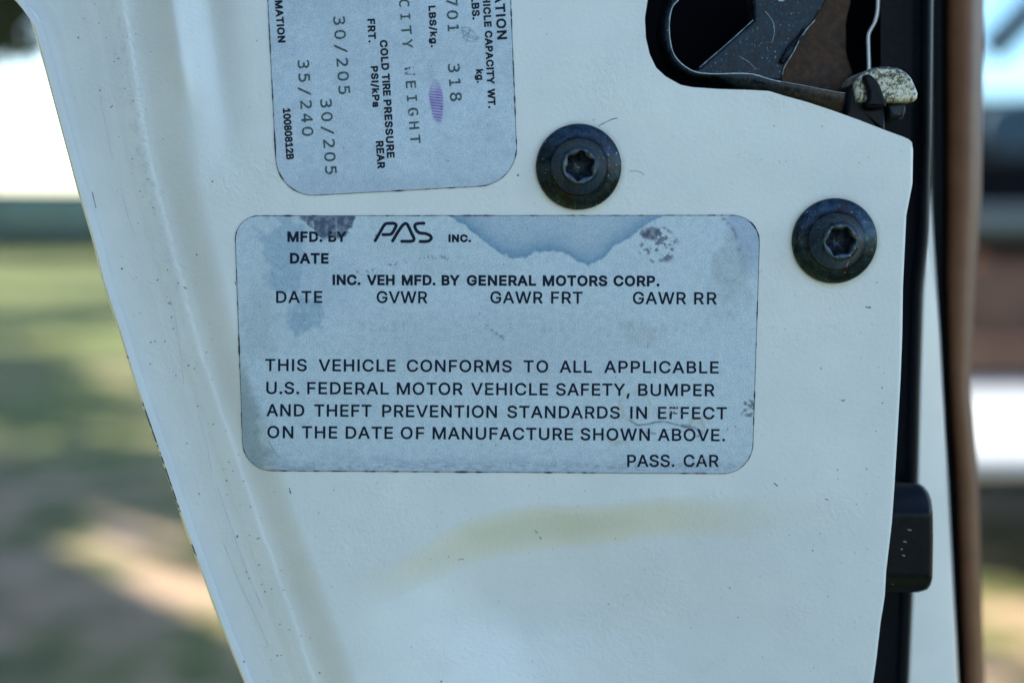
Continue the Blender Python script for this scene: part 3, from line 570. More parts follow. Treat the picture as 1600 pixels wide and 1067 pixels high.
M_paint = paint_material()
M_dirt = simple('grime', (0.035, 0.045, 0.055), 0.8)
M_faint = simple('faint_scuff', (0.42, 0.49, 0.50), 0.6)
M_scratch = simple('scratch_mark', (0.10, 0.12, 0.14), 0.6)


def build_panel():
    mb = MB()
    ys = list(np.arange(-400, 0, 12)) + list(np.arange(0, 100, 3)) + list(np.arange(100, 133, 1.5)) + \
        list(np.arange(133, 150, 0.35)) + list(np.arange(150, 225, 1.0)) + list(np.arange(225, 1080, 3)) + list(np.arange(1080, 1601, 12))
    ys = np.array(ys)
    left = np.array([0, 0.7, 1.5, 2.5, 3.6, 5, 6.5, 8, 9.5, 11, 12.5, 14, 15.5, 17, 19, 21.5, 24.5, 28])
    right = np.array([10, 7.5, 5.5, 4, 2.8, 1.8, 0.9, 0])
    NC = 380
    rows = []
    for y in ys:
        a, b = XL(y), XR(y)
        rows.append(np.concatenate([a + left, np.linspace(a + 31, b - 13, NC), b - right]))
    X = np.array(rows)
    Y = np.repeat(ys[:, None], X.shape[1], 1)
    # paint chipped off the hem
    e = X - XL(Y)
    nz = fbm(X, Y, 7.0, 11, 3)
    zone = np.interp(Y, [625, 640, 700, 712, 740, 790, 803, 850, 855, 868, 872], [0, 1, .8, .5, 1, 1, 0, 0, 1, 1, 0])
    chip = (e < 7.5) & (e > 0.5) & (nz > 0.62 - 0.24 * zone) & (zone > 0.05)
    chip |= (np.hypot(X - 199, Y - 558) < 2.6)
    chip |= (np.hypot(X - 288.5, Y - 450.5) < 2.0) | (np.hypot(X - 264.5, Y - 473.5) < 1.8)
    tint = np.ones(X.shape + (3,))
    # wax and grime caught in the crease beside the ridge, worn line down the flange
    d = X - XRIDGE(Y)
    scuff = np.exp(-((d + 8) / 16.0) ** 2) * sstep((fbm(X * 3.0, Y * 0.9, 9.0, 21, 3) - 0.55) / 0.12) * sstep((640 - Y) / 300)
    for k, c in enumerate((0.16, 0.13, 0.10)):
        tint[..., k] *= 1 - c * scuff
    rim_light = np.exp(-((e - 2.5) / 3.6) ** 2) * (0.7 + 0.4 * nz)  # warm light along the hem rim, put into the tint
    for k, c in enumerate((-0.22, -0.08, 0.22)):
        tint[..., k] *= 1 - c * rim_light
    # faint ochre halo of old dirt round bolts and under the opening lip
    for bx, by in ((904, 261), (1303, 376.5)):
        rr = np.hypot(X - bx, Y - by)
        hal = np.exp(-((rr - 66) / 6.0) ** 2) * (0.4 + 0.9 * fbm(X, Y, 12.0, 31, 3))
        for k, c in enumerate((0.25, 0.27, 0.35)):
            tint[..., k] *= 1 - c * hal
    tint[chip] = (0.05, 0.08, 0.11)
    # grime washed into the recess lip
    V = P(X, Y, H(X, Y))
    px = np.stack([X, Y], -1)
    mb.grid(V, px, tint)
    # returned edges: the sheet turns back along both sides
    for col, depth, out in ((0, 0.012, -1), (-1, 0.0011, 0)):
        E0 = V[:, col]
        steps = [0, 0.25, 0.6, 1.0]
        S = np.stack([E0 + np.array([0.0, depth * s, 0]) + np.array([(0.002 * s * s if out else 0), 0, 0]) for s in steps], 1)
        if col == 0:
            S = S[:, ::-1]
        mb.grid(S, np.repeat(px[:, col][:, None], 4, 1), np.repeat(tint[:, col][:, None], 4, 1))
    # scratches and tiny marks in the paint
    zf = lambda x, y: H(x, y) + 0.00003
    marks = [([(935, 197.5), (941, 194), (948, 190.5), (957, 186.5), (965, 185)], 1.3), ([(984, 268), (994, 267.5), (1002, 270), (1006, 274.5)], 0.8),
             ([(1352, 479), (1356, 480.5), (1361, 480)], 1.6), ([(1314, 624), (1317, 626.5), (1320, 624)], 1.5),
             ([(836, 828), (840, 833)], 1.4), ([(843, 838), (846, 842)], 1.6), ([(1209, 754), (1215, 759)], 1.6),
             ([(1289, 779), (1294, 781)], 1.6), ([(716, 874), (725, 873)], 1.2), ([(401, 842), (406, 840)], 1.2),
             ([(452, 762), (454, 771)], 1.8), ([(367, 440), (369, 446)], 1.0),
             ([(260, 446), (270, 478), (276, 510), (283, 560), (287, 600)], 0.6), ([(310, 650), (322, 690), (330, 735)], 0.6),
             ([(340, 760), (360, 820), (385, 890), (410, 950)], 0.7), ([(156, 150), (166, 200), (176, 250)], 0.5), ([(190, 300), (200, 338), (212, 372)], 0.5),
             ([(350, 850), (372, 905), (398, 960), (420, 1010)], 0.7), ([(144, 300), (150, 325)], 1.4)]
    for pts, w in marks:
        c = catmull([np.array(q) for q in pts], 5)
        ww = w * (0.5 + 0.9 * vnoise(c[:, 0] / 3.0, c[:, 1] / 3.0, 3))
        mb.ribbon(c, ww, zf, 2 if len(c) > 22 or w < 0.75 else 1)
    rs = np.random.RandomState(3)
    # flecks of dirt gathered along the ridge line and the right of the face
    for k in range(85):
        y = rs.uniform(5, 1060)
        x = XRIDGE(y) + rs.normal(-25, 26)
        if x < XL(y) + 12:
            continue
        r = rs.uniform(0.5, 1.3)
        mb.ribbon([(x - r, y), (x + r, y + rs.uniform(-1.5, 1.5))], 1.5 * r, zf, 1)
    for k in range(45):
        x, y = rs.uniform(440, 1390), rs.uniform(745, 1060)
        if rs.rand() < 0.5:
            x, y = rs.uniform(1195, 1395), rs.uniform(240, 1060)
        r = rs.uniform(0.4, 1.1)
        mb.ribbon([(x - r, y), (x + r, y + rs.uniform(-1, 1))], 1.6 * r, zf, 1)
    o = mb.build('door_panel', [M_paint, M_scratch, M_faint], door)
    o['label'] = 'cream white painted steel rear face of the door with chipped hem'
    return o


build_panel()

# ------------------------------------------------------------------ stickers
def outline_sheet(mb, yl, yr, ytop, ybot, dx, colfun, lift=0.00013):
    """sticker as a fine sheet following the pressed steel; yl/yr give its sides per row"""
    ys = np.concatenate([np.linspace(ytop, ytop + 3, 9)[:-1], np.linspace(ytop + 3, ytop + 50, 34)[:-1],
                         np.linspace(ytop + 50, ybot - 50, max(3, int((ybot - ytop - 100) / dx)))[:-1],
                         np.linspace(ybot - 50, ybot - 3, 34)[:-1], np.linspace(ybot - 3, ybot, 9)])
    xs = [np.linspace(yl(y), yr(y), int(820 / dx)) for y in ys]
    X = np.array(xs)
    Y = np.repeat(ys[:, None], X.shape[1], 1)
    # bow of top and bottom edges
    V = P(X, Y, H(X, Y) + lift)
    mb.grid(V, np.stack([X, Y], -1), colfun(X, Y))


def round_poly(c, r, k=10):
    """rounded polygon from corner list c with radii r"""
    out = []
    n = len(c)
    for i in range(n):
        p0, p1, p2 = np.array(c[i - 1], float), np.array(c[i], float), np.array(c[(i + 1) % n], float)
        a = (p0 - p1) / np.linalg.norm(p0 - p1)
        b = (p2 - p1) / np.linalg.norm(p2 - p1)
        A, B = p1 + a * r[i], p1 + b * r[i]
        for j in range(k + 1):
            t = j / k
            # circular-ish arc (rational quadratic)
            w = 0.72
            q = ((1 - t) ** 2 * A + 2 * w * t * (1 - t) * p1 + t * t * B) / ((1 - t) ** 2 + 2 * w * t * (1 - t) + t * t)
            out.append(q)
    return np.array(out)


def sides(poly):
    """left and right side of a convex outline as functions of y"""
    ys = np.linspace(poly[:, 1].min(), poly[:, 1].max(), 1600)
    L, Rr = np.full(len(ys), 1e9), np.full(len(ys), -1e9)
    n = len(poly)
    for i in range(n):
        a, b = poly[i], poly[(i + 1) % n]
        lo, hi = min(a[1], b[1]), max(a[1], b[1])
        msk = (ys >= lo - 1e-9) & (ys <= hi + 1e-9)
        if hi - lo < 1e-6:
            L[msk] = np.minimum(L[msk], min(a[0], b[0]))
            Rr[msk] = np.maximum(Rr[msk], max(a[0], b[0]))
            continue
        x = a[0] + (b[0] - a[0]) * (ys[msk] - a[1]) / (b[1] - a[1])
        L[msk] = np.minimum(L[msk], x)
        Rr[msk] = np.maximum(Rr[msk], x)
    return ys, (lambda y: np.interp(y, ys, L)), (lambda y: np.interp(y, ys, Rr))


def seg_dist(X, Y, pts):
    d = np.full(X.shape, 1e9)
    for (x0, y0), (x1, y1) in zip(pts[:-1], pts[1:]):
        vx, vy = x1 - x0, y1 - y0
        t = np.clip(((X - x0) * vx + (Y - y0) * vy) / (vx * vx + vy * vy + 1e-9), 0, 1)
        d = np.minimum(d, np.hypot(X - x0 - t * vx, Y - y0 - t * vy))
    return d


def blob(X, Y, cx, cy, rx, ry, seed, rag=0.5, soft=0.25, sc=14.0):
    r = np.hypot((X - cx) / rx, (Y - cy) / ry) + (fbm(X, Y, sc, seed, 4) - 0.5) * 2 * rag
    return sstep((1 - r) / soft)


FOIL = np.array((0.64, 0.76, 0.84))


def lay(C, m, col):
    m = np.clip(m, 0, 1)[..., None]
    return C * (1 - m) + np.array(col) * m


WAVE = interp([(690, 330), (700, 340), (722, 352), (745, 368), (762, 385), (780, 398), (800, 405), (822, 402), (842, 396),
               (862, 394), (884, 399), (902, 412), (920, 416), (938, 408), (952, 394), (970, 380), (990, 368), (1006, 357),
               (1022, 348), (1035, 338), (1040, 330)])


def cert_colour(X, Y):
    C = np.ones(X.shape + (3,)) * FOIL
    n1, n2, n3 = fbm(X, Y, 70, 1, 4), fbm(X, Y, 22, 2, 4), fbm(X, Y, 6, 3, 3)
    C = C * (0.90 + 0.20 * n1[..., None])
    C = lay(C, (n1 - 0.5) * 1.0, (0.52, 0.60, 0.70))
    # broad pale middle
    C = lay(C, blob(X, Y, 800, 540, 330, 90, 9, 0.35, 0.8, 60) * 0.45, (0.55, 0.61, 0.70))
    # water stain along the top with a deep lower rim
    wy = WAVE(X) + (n2 - 0.5) * 9 + (n3 - 0.5) * 5
    dd = wy - Y
    inside = sstep(dd / 5.0)
    rim = np.exp(-np.clip(dd, 0, 99) / 19.0)
    C = lay(C, inside * (0.38 + 0.1 * n3), (0.36, 0.49, 0.64))
    C = lay(C, inside * rim * 1.0 * (0.8 + 0.4 * n3), (0.10, 0.29, 0.48))
    # left smear
    sm = blob(X, Y, 441, 388, 38, 70, 12, 0.7, 0.35, 22)
    C = lay(C, sm * (0.30 + 0.45 * n3), (0.27, 0.45, 0.62))
    C = lay(C, blob(X, Y, 476, 492, 34, 30, 13, 0.8, 0.4, 16) * (0.25 + 0.55 * n3), (0.22, 0.40, 0.56))
    C = lay(C, blob(X, Y, 500, 430, 80, 60, 14, 0.6, 0.8, 40) * 0.3, (0.36, 0.48, 0.66))
    C = lay(C, blob(X, Y, 405, 500, 38, 90, 15, 0.6, 0.7, 30) * 0.35, (0.38, 0.48, 0.52))
    # dark patch above the first line
    tri = np.clip(np.minimum((X + (n2 - .5) * 22 - (467 + (Y - 338) * 1.0)) / 3, ((557 - (Y - 338) * 0.6 + (fbm(X, Y, 13, 88, 3) - .5) * 26) - X) / 3), 0, 1) * sstep((375 - Y + (n2 - .5) * 14) / 7)
    C = lay(C, tri * (0.45 + 1.0 * n3) * 0.95, (0.07, 0.11, 0.19))
    C = lay(C, np.exp(-(seg_dist(X, Y, [(488, 347), (490, 354)]) / 1.6) ** 2) * 0.8, (0.55, 0.62, 0.7))
    C = lay(C, np.exp(-(seg_dist(X, Y, [(525, 340), (526, 362)]) / 1.2) ** 2) * 0.6, (0.5, 0.58, 0.66))
    # abrasion below the right end of the stain
    a = blob(X, Y, 1029, 383, 30, 29, 16, 0.25, 0.2, 12)
    C = lay(C, a * sstep((n3 - 0.56) / 0.06) * 0.9, (0.13, 0.15, 0.22))
    ring = blob(X, Y, 1029, 383, 31, 30, 16, 0.25, 0.12, 12) - blob(X, Y, 1029, 383, 27, 26, 16, 0.25, 0.12, 12)
    C = lay(C, ring * 0.6 * sstep((n3 - 0.42) / 0.1), (0.12, 0.16, 0.24))
    C = lay(C, blob(X, Y, 1018, 364, 20, 11, 17, 0.5, 0.3, 9) * (0.4 + n3) * 0.9, (0.07, 0.09, 0.16))
    # top right corner, bluish; dull speckle below it
    C = lay(C, sstep((X - 1128 - (Y - 338) * 0.32 + (n2 - .5) * 30) / 18) * sstep((450 - Y) / 60) * 0.55, (0.30, 0.42, 0.64))
    C = lay(C, np.exp(-(seg_dist(X, Y, [(1130, 342), (1148, 362), (1156, 392)]) / 3.0) ** 2) * sstep((n3 - .5) / .1) * 0.7, (0.16, 0.2, 0.3))
    C = lay(C, blob(X, Y, 1140, 440, 40, 80, 18, 0.6, 0.6, 26) * 0.4 * (0.4 + n3), (0.33, 0.40, 0.43))
    C = lay(C, blob(X, Y, 1000, 520, 45, 30, 19, 0.6, 0.6, 20) * 0.3, (0.48, 0.53, 0.50))
    # scuff on the right rim
    C = lay(C, blob(X, Y, 1171, 640, 13, 16, 20, 0.5, 0.3, 8) * sstep((n3 - .45) / .1) * 0.85, (0.10, 0.14, 0.2))
    # lower left dull corner and the bottom band
    C = lay(C, sstep((400 + (n2 - .5) * 60 + (Y - 560) * 0.13 - X) / 22) * sstep((Y - 560) / 60) * 0.5, (0.28, 0.39, 0.50))
    C = lay(C, sstep((Y - 700 + (n2 - .5) * 40) / 26) * 0.42 * fbm(X, Y * 6, 30, 22, 3), (0.26, 0.35, 0.52))
    C = lay(C, sstep((Y - 717) / 10) * sstep((fbm(X * 1.0, Y * 2.5, 7, 23, 3) - .5) / .1) * 0.35, (0.2, 0.27, 0.38))
    # ghost of figures typed in and washed out
    for gx0, gx1 in ((560, 650), (790, 880), (980, 1110)):
        g = (np.abs(Y - 511) < 8) & (X > gx0) & (X < gx1) & (((X - gx0) % 17) < 12)
        C = lay(C, g * sstep((fbm(X, Y * 0.7, 4.5, 24, 2) - .5) / .08) * 0.17, (0.25, 0.33, 0.42))
    # ochre creep and a crack in the foil near the lower lines
    for pts, w, amt, col in (([(968, 628), (975, 618), (992, 614), (1010, 616), (1016, 632)], 2.6, 0.30, (0.50, 0.47, 0.33)),
                             ([(968, 632), (976, 652), (994, 662)], 3.0, 0.35, (0.50, 0.46, 0.32)),
                             ([(890, 664), (905, 655), (925, 652)], 2.4, 0.22, (0.48, 0.46, 0.36)),
                             ([(1075, 668), (1082, 655), (1095, 652), (1100, 668)], 3.0, 0.5, (0.46, 0.42, 0.28)),
                             ([(945, 680), (957, 694), (975, 688)], 2.6, 0.35, (0.45, 0.43, 0.3)),
                             ([(985, 657), (996, 664), (1010, 663), (1022, 660), (1037, 658), (1052, 662), (1066, 666), (1082, 670)], 1.3, 0.85, (0.10, 0.13, 0.2)),
                             ([(1066, 664), (1085, 668), (1098, 676), (1090, 682)], 2.2, 0.6, (0.09, 0.12, 0.18)),
                             ([(1010, 676), (1024, 677)], 1.4, 0.7, (0.1, 0.13, 0.2)),
                             ([(1035, 672), (1060, 670), (1072, 676)], 1.0, 0.4, (0.12, 0.16, 0.24))):
        C = lay(C, np.exp(-(seg_dist(X, Y, pts) / w) ** 2) * amt * (0.5 + n3), col)
    # pale rubbed patch under the damaged word
    C = lay(C, blob(X, Y, 1035, 645, 35, 14, 25, 0.5, 0.4, 10) * 0.4, (0.62, 0.66, 0.72))
    # string of tiny pits
    for pts in ([(560, 425), (592, 420), (618, 412), (650, 405), (680, 400), (700, 405)], [(760, 510), (776, 520), (790, 530)]):
        C = lay(C, np.exp(-(seg_dist(X, Y, pts) / 3.5) ** 2) * sstep((fbm(X, Y, 3.2, 26, 2) - .62) / .06) * 0.7, (0.1, 0.12, 0.2))
    # faint creases bottom left
    C = lay(C, np.exp(-(seg_dist(X, Y, [(420, 690), (428, 704), (438, 716)]) / 1.0) ** 2) * 0.5, (0.18, 0.25, 0.35))
    # rim grime
    return C


def tire_colour(X, Y):
    C = np.ones(X.shape + (3,)) * (FOIL * np.array((0.98, 0.97, 1.0)))
    n1, n2, n3 = fbm(X, Y, 80, 41, 4), fbm(X, Y, 24, 42, 4), fbm(X, Y, 6, 43, 3)
    C = C * (0.9 + 0.2 * n1[..., None])
    C = lay(C, (n2 - 0.5) * 0.9, (0.40, 0.50, 0.64))
    # purple inspection stamp, a fingertip of fine ridges
    e = np.hypot((X - (682 + (Y - 160) * 0.10)) / 12.5, (Y - 158) / 40.0) + (n2 - .5) * 0.35
    stripes = 0.5 + 0.5 * np.sin((Y - 0.12 * X) * 2 * math.pi / 4.4 + 1.5 * n2)
    core = sstep((1.0 - e) / 0.25)
    strong = sstep((Y - 132) / 20) * sstep((196 - Y) / 14)
    C = lay(C, core * (0.22 + 0.95 * stripes * (0.35 + 0.65 * strong)) * (0.65 + 0.7 * n3), (0.20, 0.08, 0.46))
    # scribbled triangle
    for pts in ([(721, 43), (733, 44), (748, 60), (738, 66), (726, 62), (721, 44)], [(723, 48), (740, 58), (748, 61)], [(722, 60), (736, 48)],
                [(726, 55), (745, 63)], [(729, 66), (734, 46)]):
        C = lay(C, np.exp(-(seg_dist(X, Y, pts) / 0.9) ** 2) * 0.55 * (0.5 + n3), (0.10, 0.16, 0.22))
    C = lay(C, sstep((Y - 262 + (n2 - .5) * 30) / 30) * 0.22, (0.35, 0.42, 0.56))
    C = lay(C, np.exp(-(seg_dist(X, Y, [(757, 0), (775, 30), (782, 60)]) / 12) ** 2) * 0.0, (0.3, 0.4, 0.5))
    return C


def offset_in(p, d):
    c = p.mean(0)
    t = np.roll(p, -1, 0) - np.roll(p, 1, 0)
    t /= np.maximum(np.linalg.norm(t, axis=1, keepdims=True), 1e-9)
    nrm = np.stack([-t[:, 1], t[:, 0]], 1)
    s = np.sign(np.sum(nrm * (c - p)))
    return p + nrm * s * d


def sticker(name, corners, radii, colfun, mat, seed, label, skip=None):
    poly = round_poly(corners, radii)
    ys, l, r = sides(poly)
    mb = MB()
    outline_sheet(mb, l, r, ys[0] + 0.01, ys[-1] - 0.01, 1.5, colfun)
    # the cut rim, dark with trapped dirt, of uneven width
    ring = []
    n = len(poly)
    for i in range(n):
        a, b = poly[i], poly[(i + 1) % n]
        k = max(1, int(np.linalg.norm(b - a) / 4))
        for j in range(k):
            ring.append(a + (b - a) * j / k)
    ring.append(ring[0])
    ring = np.array(ring)
    wn_ = fbm(ring[:, 0], ring[:, 1], 11.0, seed, 4)
    w = 0.75 + 2.4 * np.clip(wn_ - 0.50, 0, 1) * 3
    inner = offset_in(ring[:-1], 0.0)
    mb.ribbon(ring, w, lambda x, y: H(x, y) + 0.00016, 1)
    o = mb.build(name, [mat, M_dirt], door)
    o['label'] = label
    return o


M_cert = sticker_material('worn_silver_foil')
cert = sticker('certification_sticker', [(366.5, 337.5), (1188, 336.5), (1175, 740), (380.5, 735)],
               [38, 44, 46, 44], cert_colour, M_cert, 51,
               'lower silver blue sticker with upright printed certification text and water stains')
tire = sticker('tire_pressure_sticker', [(412.5, -120), (793, -120), (809.5, 288), (434, 308.5)],
               [40, 40, 60, 60], tire_colour, M_cert, 52,
               'upper silver blue sticker printed sideways with tire pressures and a purple stamp')

# lettering --------------------------------------------------------
def glyph_text(jobs, font, offset):
    """jobs: (word, x0, y0, x1, y1, cap, pitch) -> vertices (face units) and faces"""
    PX, PY, F = [], [], []
    G = GLYPHS[font]
    for word, x0, y0, x1, y1, cap, pitch in jobs:
        L = math.hypot(x1 - x0, y1 - y0)
        ux, uy = (x1 - x0) / L, (y1 - y0) / L
        vx, vy = uy, -ux
        sy = (cap - 2 * offset) / 509.0
        glyphs = []
        if pitch:
            for i, ch in enumerate(word):
                if ch == ' ':
                    continue
                g = GLYPHS['s']['0'] if (ch == '0' and font == 'm') else G[ch]
                xs = [c for p in g[1:] for c in p[0::2]]
                mid = (min(xs) + max(xs)) / 2
                wdt = max(xs) - min(xs)
                sx = min(sy * 1.15, (pitch * 0.66) / wdt) if ch not in '1I' else sy * 1.0
                glyphs.append((g, i * pitch - mid * sx, sx))
        else:
            adv = [G[c][0] for c in word]
            first = min(c for p in G[word[0]][1:] for c in p[0::2])
            last = max(c for p in G[word[-1]][1:] for c in p[0::2])
            nat = (sum(adv[:-1]) + last - first) * sy
            ratio = (L - 2 * offset) / nat
            st = ratio ** (0.55 if ratio > 1 else 1.0)
            sx = sy * st
            gap = (L - 2 * offset - nat * st) / max(1, len(word) - 1)
            pos = offset - first * sx
            for c, a in zip(word, adv):
                glyphs.append((G[c], pos, sx))
                pos += a * sx + gap
        for g, pos, sx in glyphs:
            loops = []
            for p in g[1:]:
                k = len(p) // 2
                loop = []
                q = np.array(p, float).reshape(-1, 2) * (sx, sy)
                # thicken the stroke: move each corner outwards (mitred)
                e = np.roll(q, -1, 0) - q
                e /= np.maximum(np.linalg.norm(e, axis=1, keepdims=True), 1e-9)
                n1 = np.stack([-e[:, 1], e[:, 0]], 1)
                n0 = np.roll(n1, 1, 0)
                mit = (n0 + n1) / np.maximum(1 + np.sum(n0 * n1, 1, keepdims=True), 0.5)
                q = q + mit * offset
                for i in range(k):
                    a = pos + q[i, 0]
                    b = offset + q[i, 1]
                    X = x0 + ux * a + vx * b
                    Y = y0 + uy * a + vy * b
                    loop.append((X, Y))
                loops.append(np.array(loop))
            V2, E2 = [], []
            for lp_ in loops:
                b0 = len(V2)
                V2 += [Vector((float(a_), float(c_))) for a_, c_ in lp_]
                E2 += [(b0 + i, b0 + (i + 1) % len(lp_)) for i in range(len(lp_))]
            vo, eo, fo = delaunay_2d_cdt(V2, E2, [], 0, 1e-5)[:3]
            base = len(PX)
            PX += [v[0] for v in vo]
            PY += [v[1] for v in vo]
            for t in fo:
                mx_ = sum(vo[i][0] for i in t) / 3
                my_ = sum(vo[i][1] for i in t) / 3
                wind = 0
                for lp_ in loops:
                    nx_ = np.roll(lp_, -1, 0)
                    side = (nx_[:, 0] - lp_[:, 0]) * (my_ - lp_[:, 1]) - (mx_ - lp_[:, 0]) * (nx_[:, 1] - lp_[:, 1])
                    wind += int(np.sum((lp_[:, 1] <= my_) & (nx_[:, 1] > my_) & (side > 0)))
                    wind -= int(np.sum((lp_[:, 1] > my_) & (nx_[:, 1] <= my_) & (side < 0)))
                if wind:
                    F.append(tuple(base + i for i in t))
    return np.array(PX), np.array(PY), F


def print_text(mb, jobs, font, offset, mat, lift=0.00017):
    X, Y, F = glyph_text(jobs, font, offset)
    V = P(X, Y, H(X, Y) + lift)
    # keep every face turned to the viewer
    out = []
    for f in F:
        a, b, c = V[f[0]], V[f[1]], V[f[2]]
        nrm = np.cross(b - a, c - a)
        out.append(f if nrm[1] < 0 else f[::-1])
    mb.add(V, out, mat, np.stack([X, Y], 1), smooth=False)


INK = (0.005, 0.012, 0.034)
M_ink = ink_material('dark_blue_ink', INK, 0.29, [(1050, 640, 30, 0.25), (755, 606, 10, 0.35), (912, 645, 14, 0.22), (960, 650, 10, 0.2),
                                                (522, 366, 16, 0.30), (500, 372, 12, 0.2), (1040, 470, 12, 0.15), (1096, 720, 12, 0.2), (1075, 680, 14, 0.16)])
M_type = ink_material('grey_green_typing', (0.06, 0.10, 0.11), 0.42, [(645, 110, 22, 0.2)])
M_bold = ink_material('sideways_ink', (0.008, 0.014, 0.028), 0.24)

mb = MB()
reg = []
for w, x0, x1, yl, yr, cap in (
        ('DATE', 431.4, 503.8, 473.5, 473.5, 18.8), ('GVWR', 588.4, 667.8, 473.7, 474, 18.8), ('GAWR', 766, 848, 474, 474.4, 18.8),
        ('FRT', 861, 910.4, 474.4, 474.6, 18.8), ('GAWR', 988.7, 1072, 475.2, 475.6, 19.2), ('RR', 1084.5, 1120, 475.7, 475.9, 19.2)):
    reg.append((w, x0, yl, x1, yr, cap, 0))
for words, y0, y1, cap in (
        ([('THIS', 414.3, 479.4), ('VEHICLE', 497.8, 618), ('CONFORMS', 635.6, 799.7), ('TO', 818, 856.6), ('ALL', 874.5, 925), ('APPLICABLE', 944, 1123)], 579.6, 583.6, 19.0),
        ([('U.S.', 416, 467.6), ('FEDERAL', 480, 607.5), ('MOTOR', 620, 723), ('VEHICLE', 736, 856.6), ('SAFETY,', 868.7, 984), ('BUMPER', 997, 1116.5)], 615.5, 619.2, 19.2),
        ([('AND', 416.4, 475.5), ('THEFT', 491, 580.5), ('PREVENTION', 597, 776.5), ('STANDARDS', 792.6, 968.5), ('IN', 984.7, 1011), ('EFFECT', 1028, 1135.7)], 650.2, 655.2, 19.2),
        ([('ON', 417.7, 458.4), ('THE', 471.5, 527), ('DATE', 540, 614), ('OF', 626, 663), ('MANUFACTURE', 675.8, 895.5), ('SHOWN', 907, 1015.4), ('ABOVE.', 1028, 1133)], 684.3, 689.4, 19.2),
        ([('PASS.', 980, 1054), ('CAR', 1068, 1123)], 728.9, 729.5, 19.2)):
    xa, xb = 414.0, 1135.0
    for w, x0, x1 in words:
        f = lambda x: y0 + (y1 - y0) * (x - xa) / (xb - xa)
        if w in ('PASS.', 'CAR'):
            f = lambda x: 729.3
        reg.append((w, x0, f(x0), x1, f(x1), cap, 0))
print_text(mb, reg, 's', 0.55, 0)
bold = []
for w, x0, x1, yb, cap in (('MFD.', 449, 504, 378.3, 16.6), ('BY', 513, 541, 378.3, 16.6), ('DATE', 453, 513.5, 412, 16.8),
                           ('INC.', 519.6, 563.4, 445.6, 16.4), ('VEH', 573.4, 616.7, 445.8, 16.4), ('MFD.', 627.7, 680.7, 446, 16.4), ('BY', 690, 718, 446.2, 16.4),
                           ('GENERAL', 729.3, 837.7, 446.5, 16.6), ('MOTORS', 848, 949, 447, 16.8), ('CORP.', 958.5, 1030.7, 447.3, 16.8),
                           ('INC.', 700.7, 736, 378.6, 12.2)):
    bold.append((w, x0, yb, x1, yb + (0.3 if x1 - x0 > 60 else 0), cap, 0))
print_text(mb, bold, 's', 1.02, 0)
mb.build('printed_text', M_ink, cert)
# emblem of three joined strokes
mb = MB()
q = lambda pts: [(360 + x / 3.81, 320 + y / 3.81) for x, y in pts]
zl = lambda x, y: H(x, y) + 0.00017
for pts in ([(862, 214), (893, 160), (914, 124), (928, 113), (950, 111), (972, 111), (985, 118), (985, 130), (966, 165), (952, 176), (930, 178), (908, 178)],
            [(966, 215), (1000, 158), (1026, 122), (1044, 112), (1056, 122), (1076, 165), (1092, 198), (1090, 212), (1072, 218), (1045, 218), (1020, 218)],
            [(1152, 111), (1125, 111), (1104, 116), (1098, 130), (1108, 154), (1128, 168), (1160, 172), (1186, 182), (1196, 198), (1184, 214), (1160, 219), (1130, 219)]):
    mb.ribbon(catmull(q(pts), 4), 4.9, zl, 0, caps=True)
mb.build('emblem', M_ink, cert)

mb = MB()
v_ = []
for row in (('COLD', 593.0, 63.4, 596.2, 110.5, 12.3), ('TIRE', 596.5, 116, 598.6, 150.5, 12.3), ('PRESSURE', 599.0, 156.5, 604.6, 247.2, 12.3),
            ('FRT.', 573.7, 30.2, 575.8, 67.3, 12.2), ('PSI/kPa', 578.9, 104, 582.3, 168, 11.6), ('REAR', 587.0, 221, 589.8, 264, 12.2),
            ('MATION', 429.2, 1.5, 434.4, 67.6, 12.0), ('10080812B', 441.6, 170, 447.4, 250, 12.2),
            ('LBS/kg.', 669.2, 9.8, 673.2, 74.8, 11.2), ('kg.', 743.4, 109, 745.0, 130.5, 11.6), ('LBS.', 735.8, -4.5, 738.2, 31.5, 12.2),
            ('VEHICLE', 752.4, -28, 756.6, 43, 11.9), ('CAPACITY', 757.2, 48.8, 761.0, 132, 11.9), ('WT.', 761.4, 139.5, 762.9, 169.8, 11.9),
            ('ATION', 772.4, -10, 777.0, 62.6, 15.6)):
    v_.append((*row, 0))
print_text(mb, v_, 's', 0.85, 0)
t_ = []
for w, x0, y0, x1, y1, cap, pitch in (
        ('30/205', 521.0, 33.5, 529.0, 142, 17.8, 21.7), ('30/205', 500.6, 162.6, 508.2, 267, 17.6, 20.9), ('35/240', 465.2, 101.5, 472.0, 206.5, 17.6, 21.0),
        ('318', 700.2, 107.5, 703.2, 152, 17.8, 22.4), ('701', 697.2, 4.0, 699.4, 44.6, 17.4, 20.3)):
    t_.append((w, x0, y0, x1, y1, cap, pitch))
print_text(mb, t_, 'm', 0.5, 1)
print_text(mb, [('CITY WEIGHT', 623.6, 5.8, 641.0, 218, 15.6, 21.3)], 'm', 0.45, 1)
mb.build('printed_text', [M_bold, M_type], tire)

# ------------------------------------------------------------------ bolts
M_bolt = steel_material('blackened_bolt_steel', (0.006, 0.014, 0.024), (0.040, 0.075, 0.105), 0.27, 0.8, 9.0, rust=(0.030, 0.019, 0.013), rust_amt=0.50, worn=1.0)
M_socket = steel_material('worn_socket_steel', (0.02, 0.03, 0.04), (0.14, 0.19, 0.24), 0.34, 0.8, 12.0, worn=1.0)


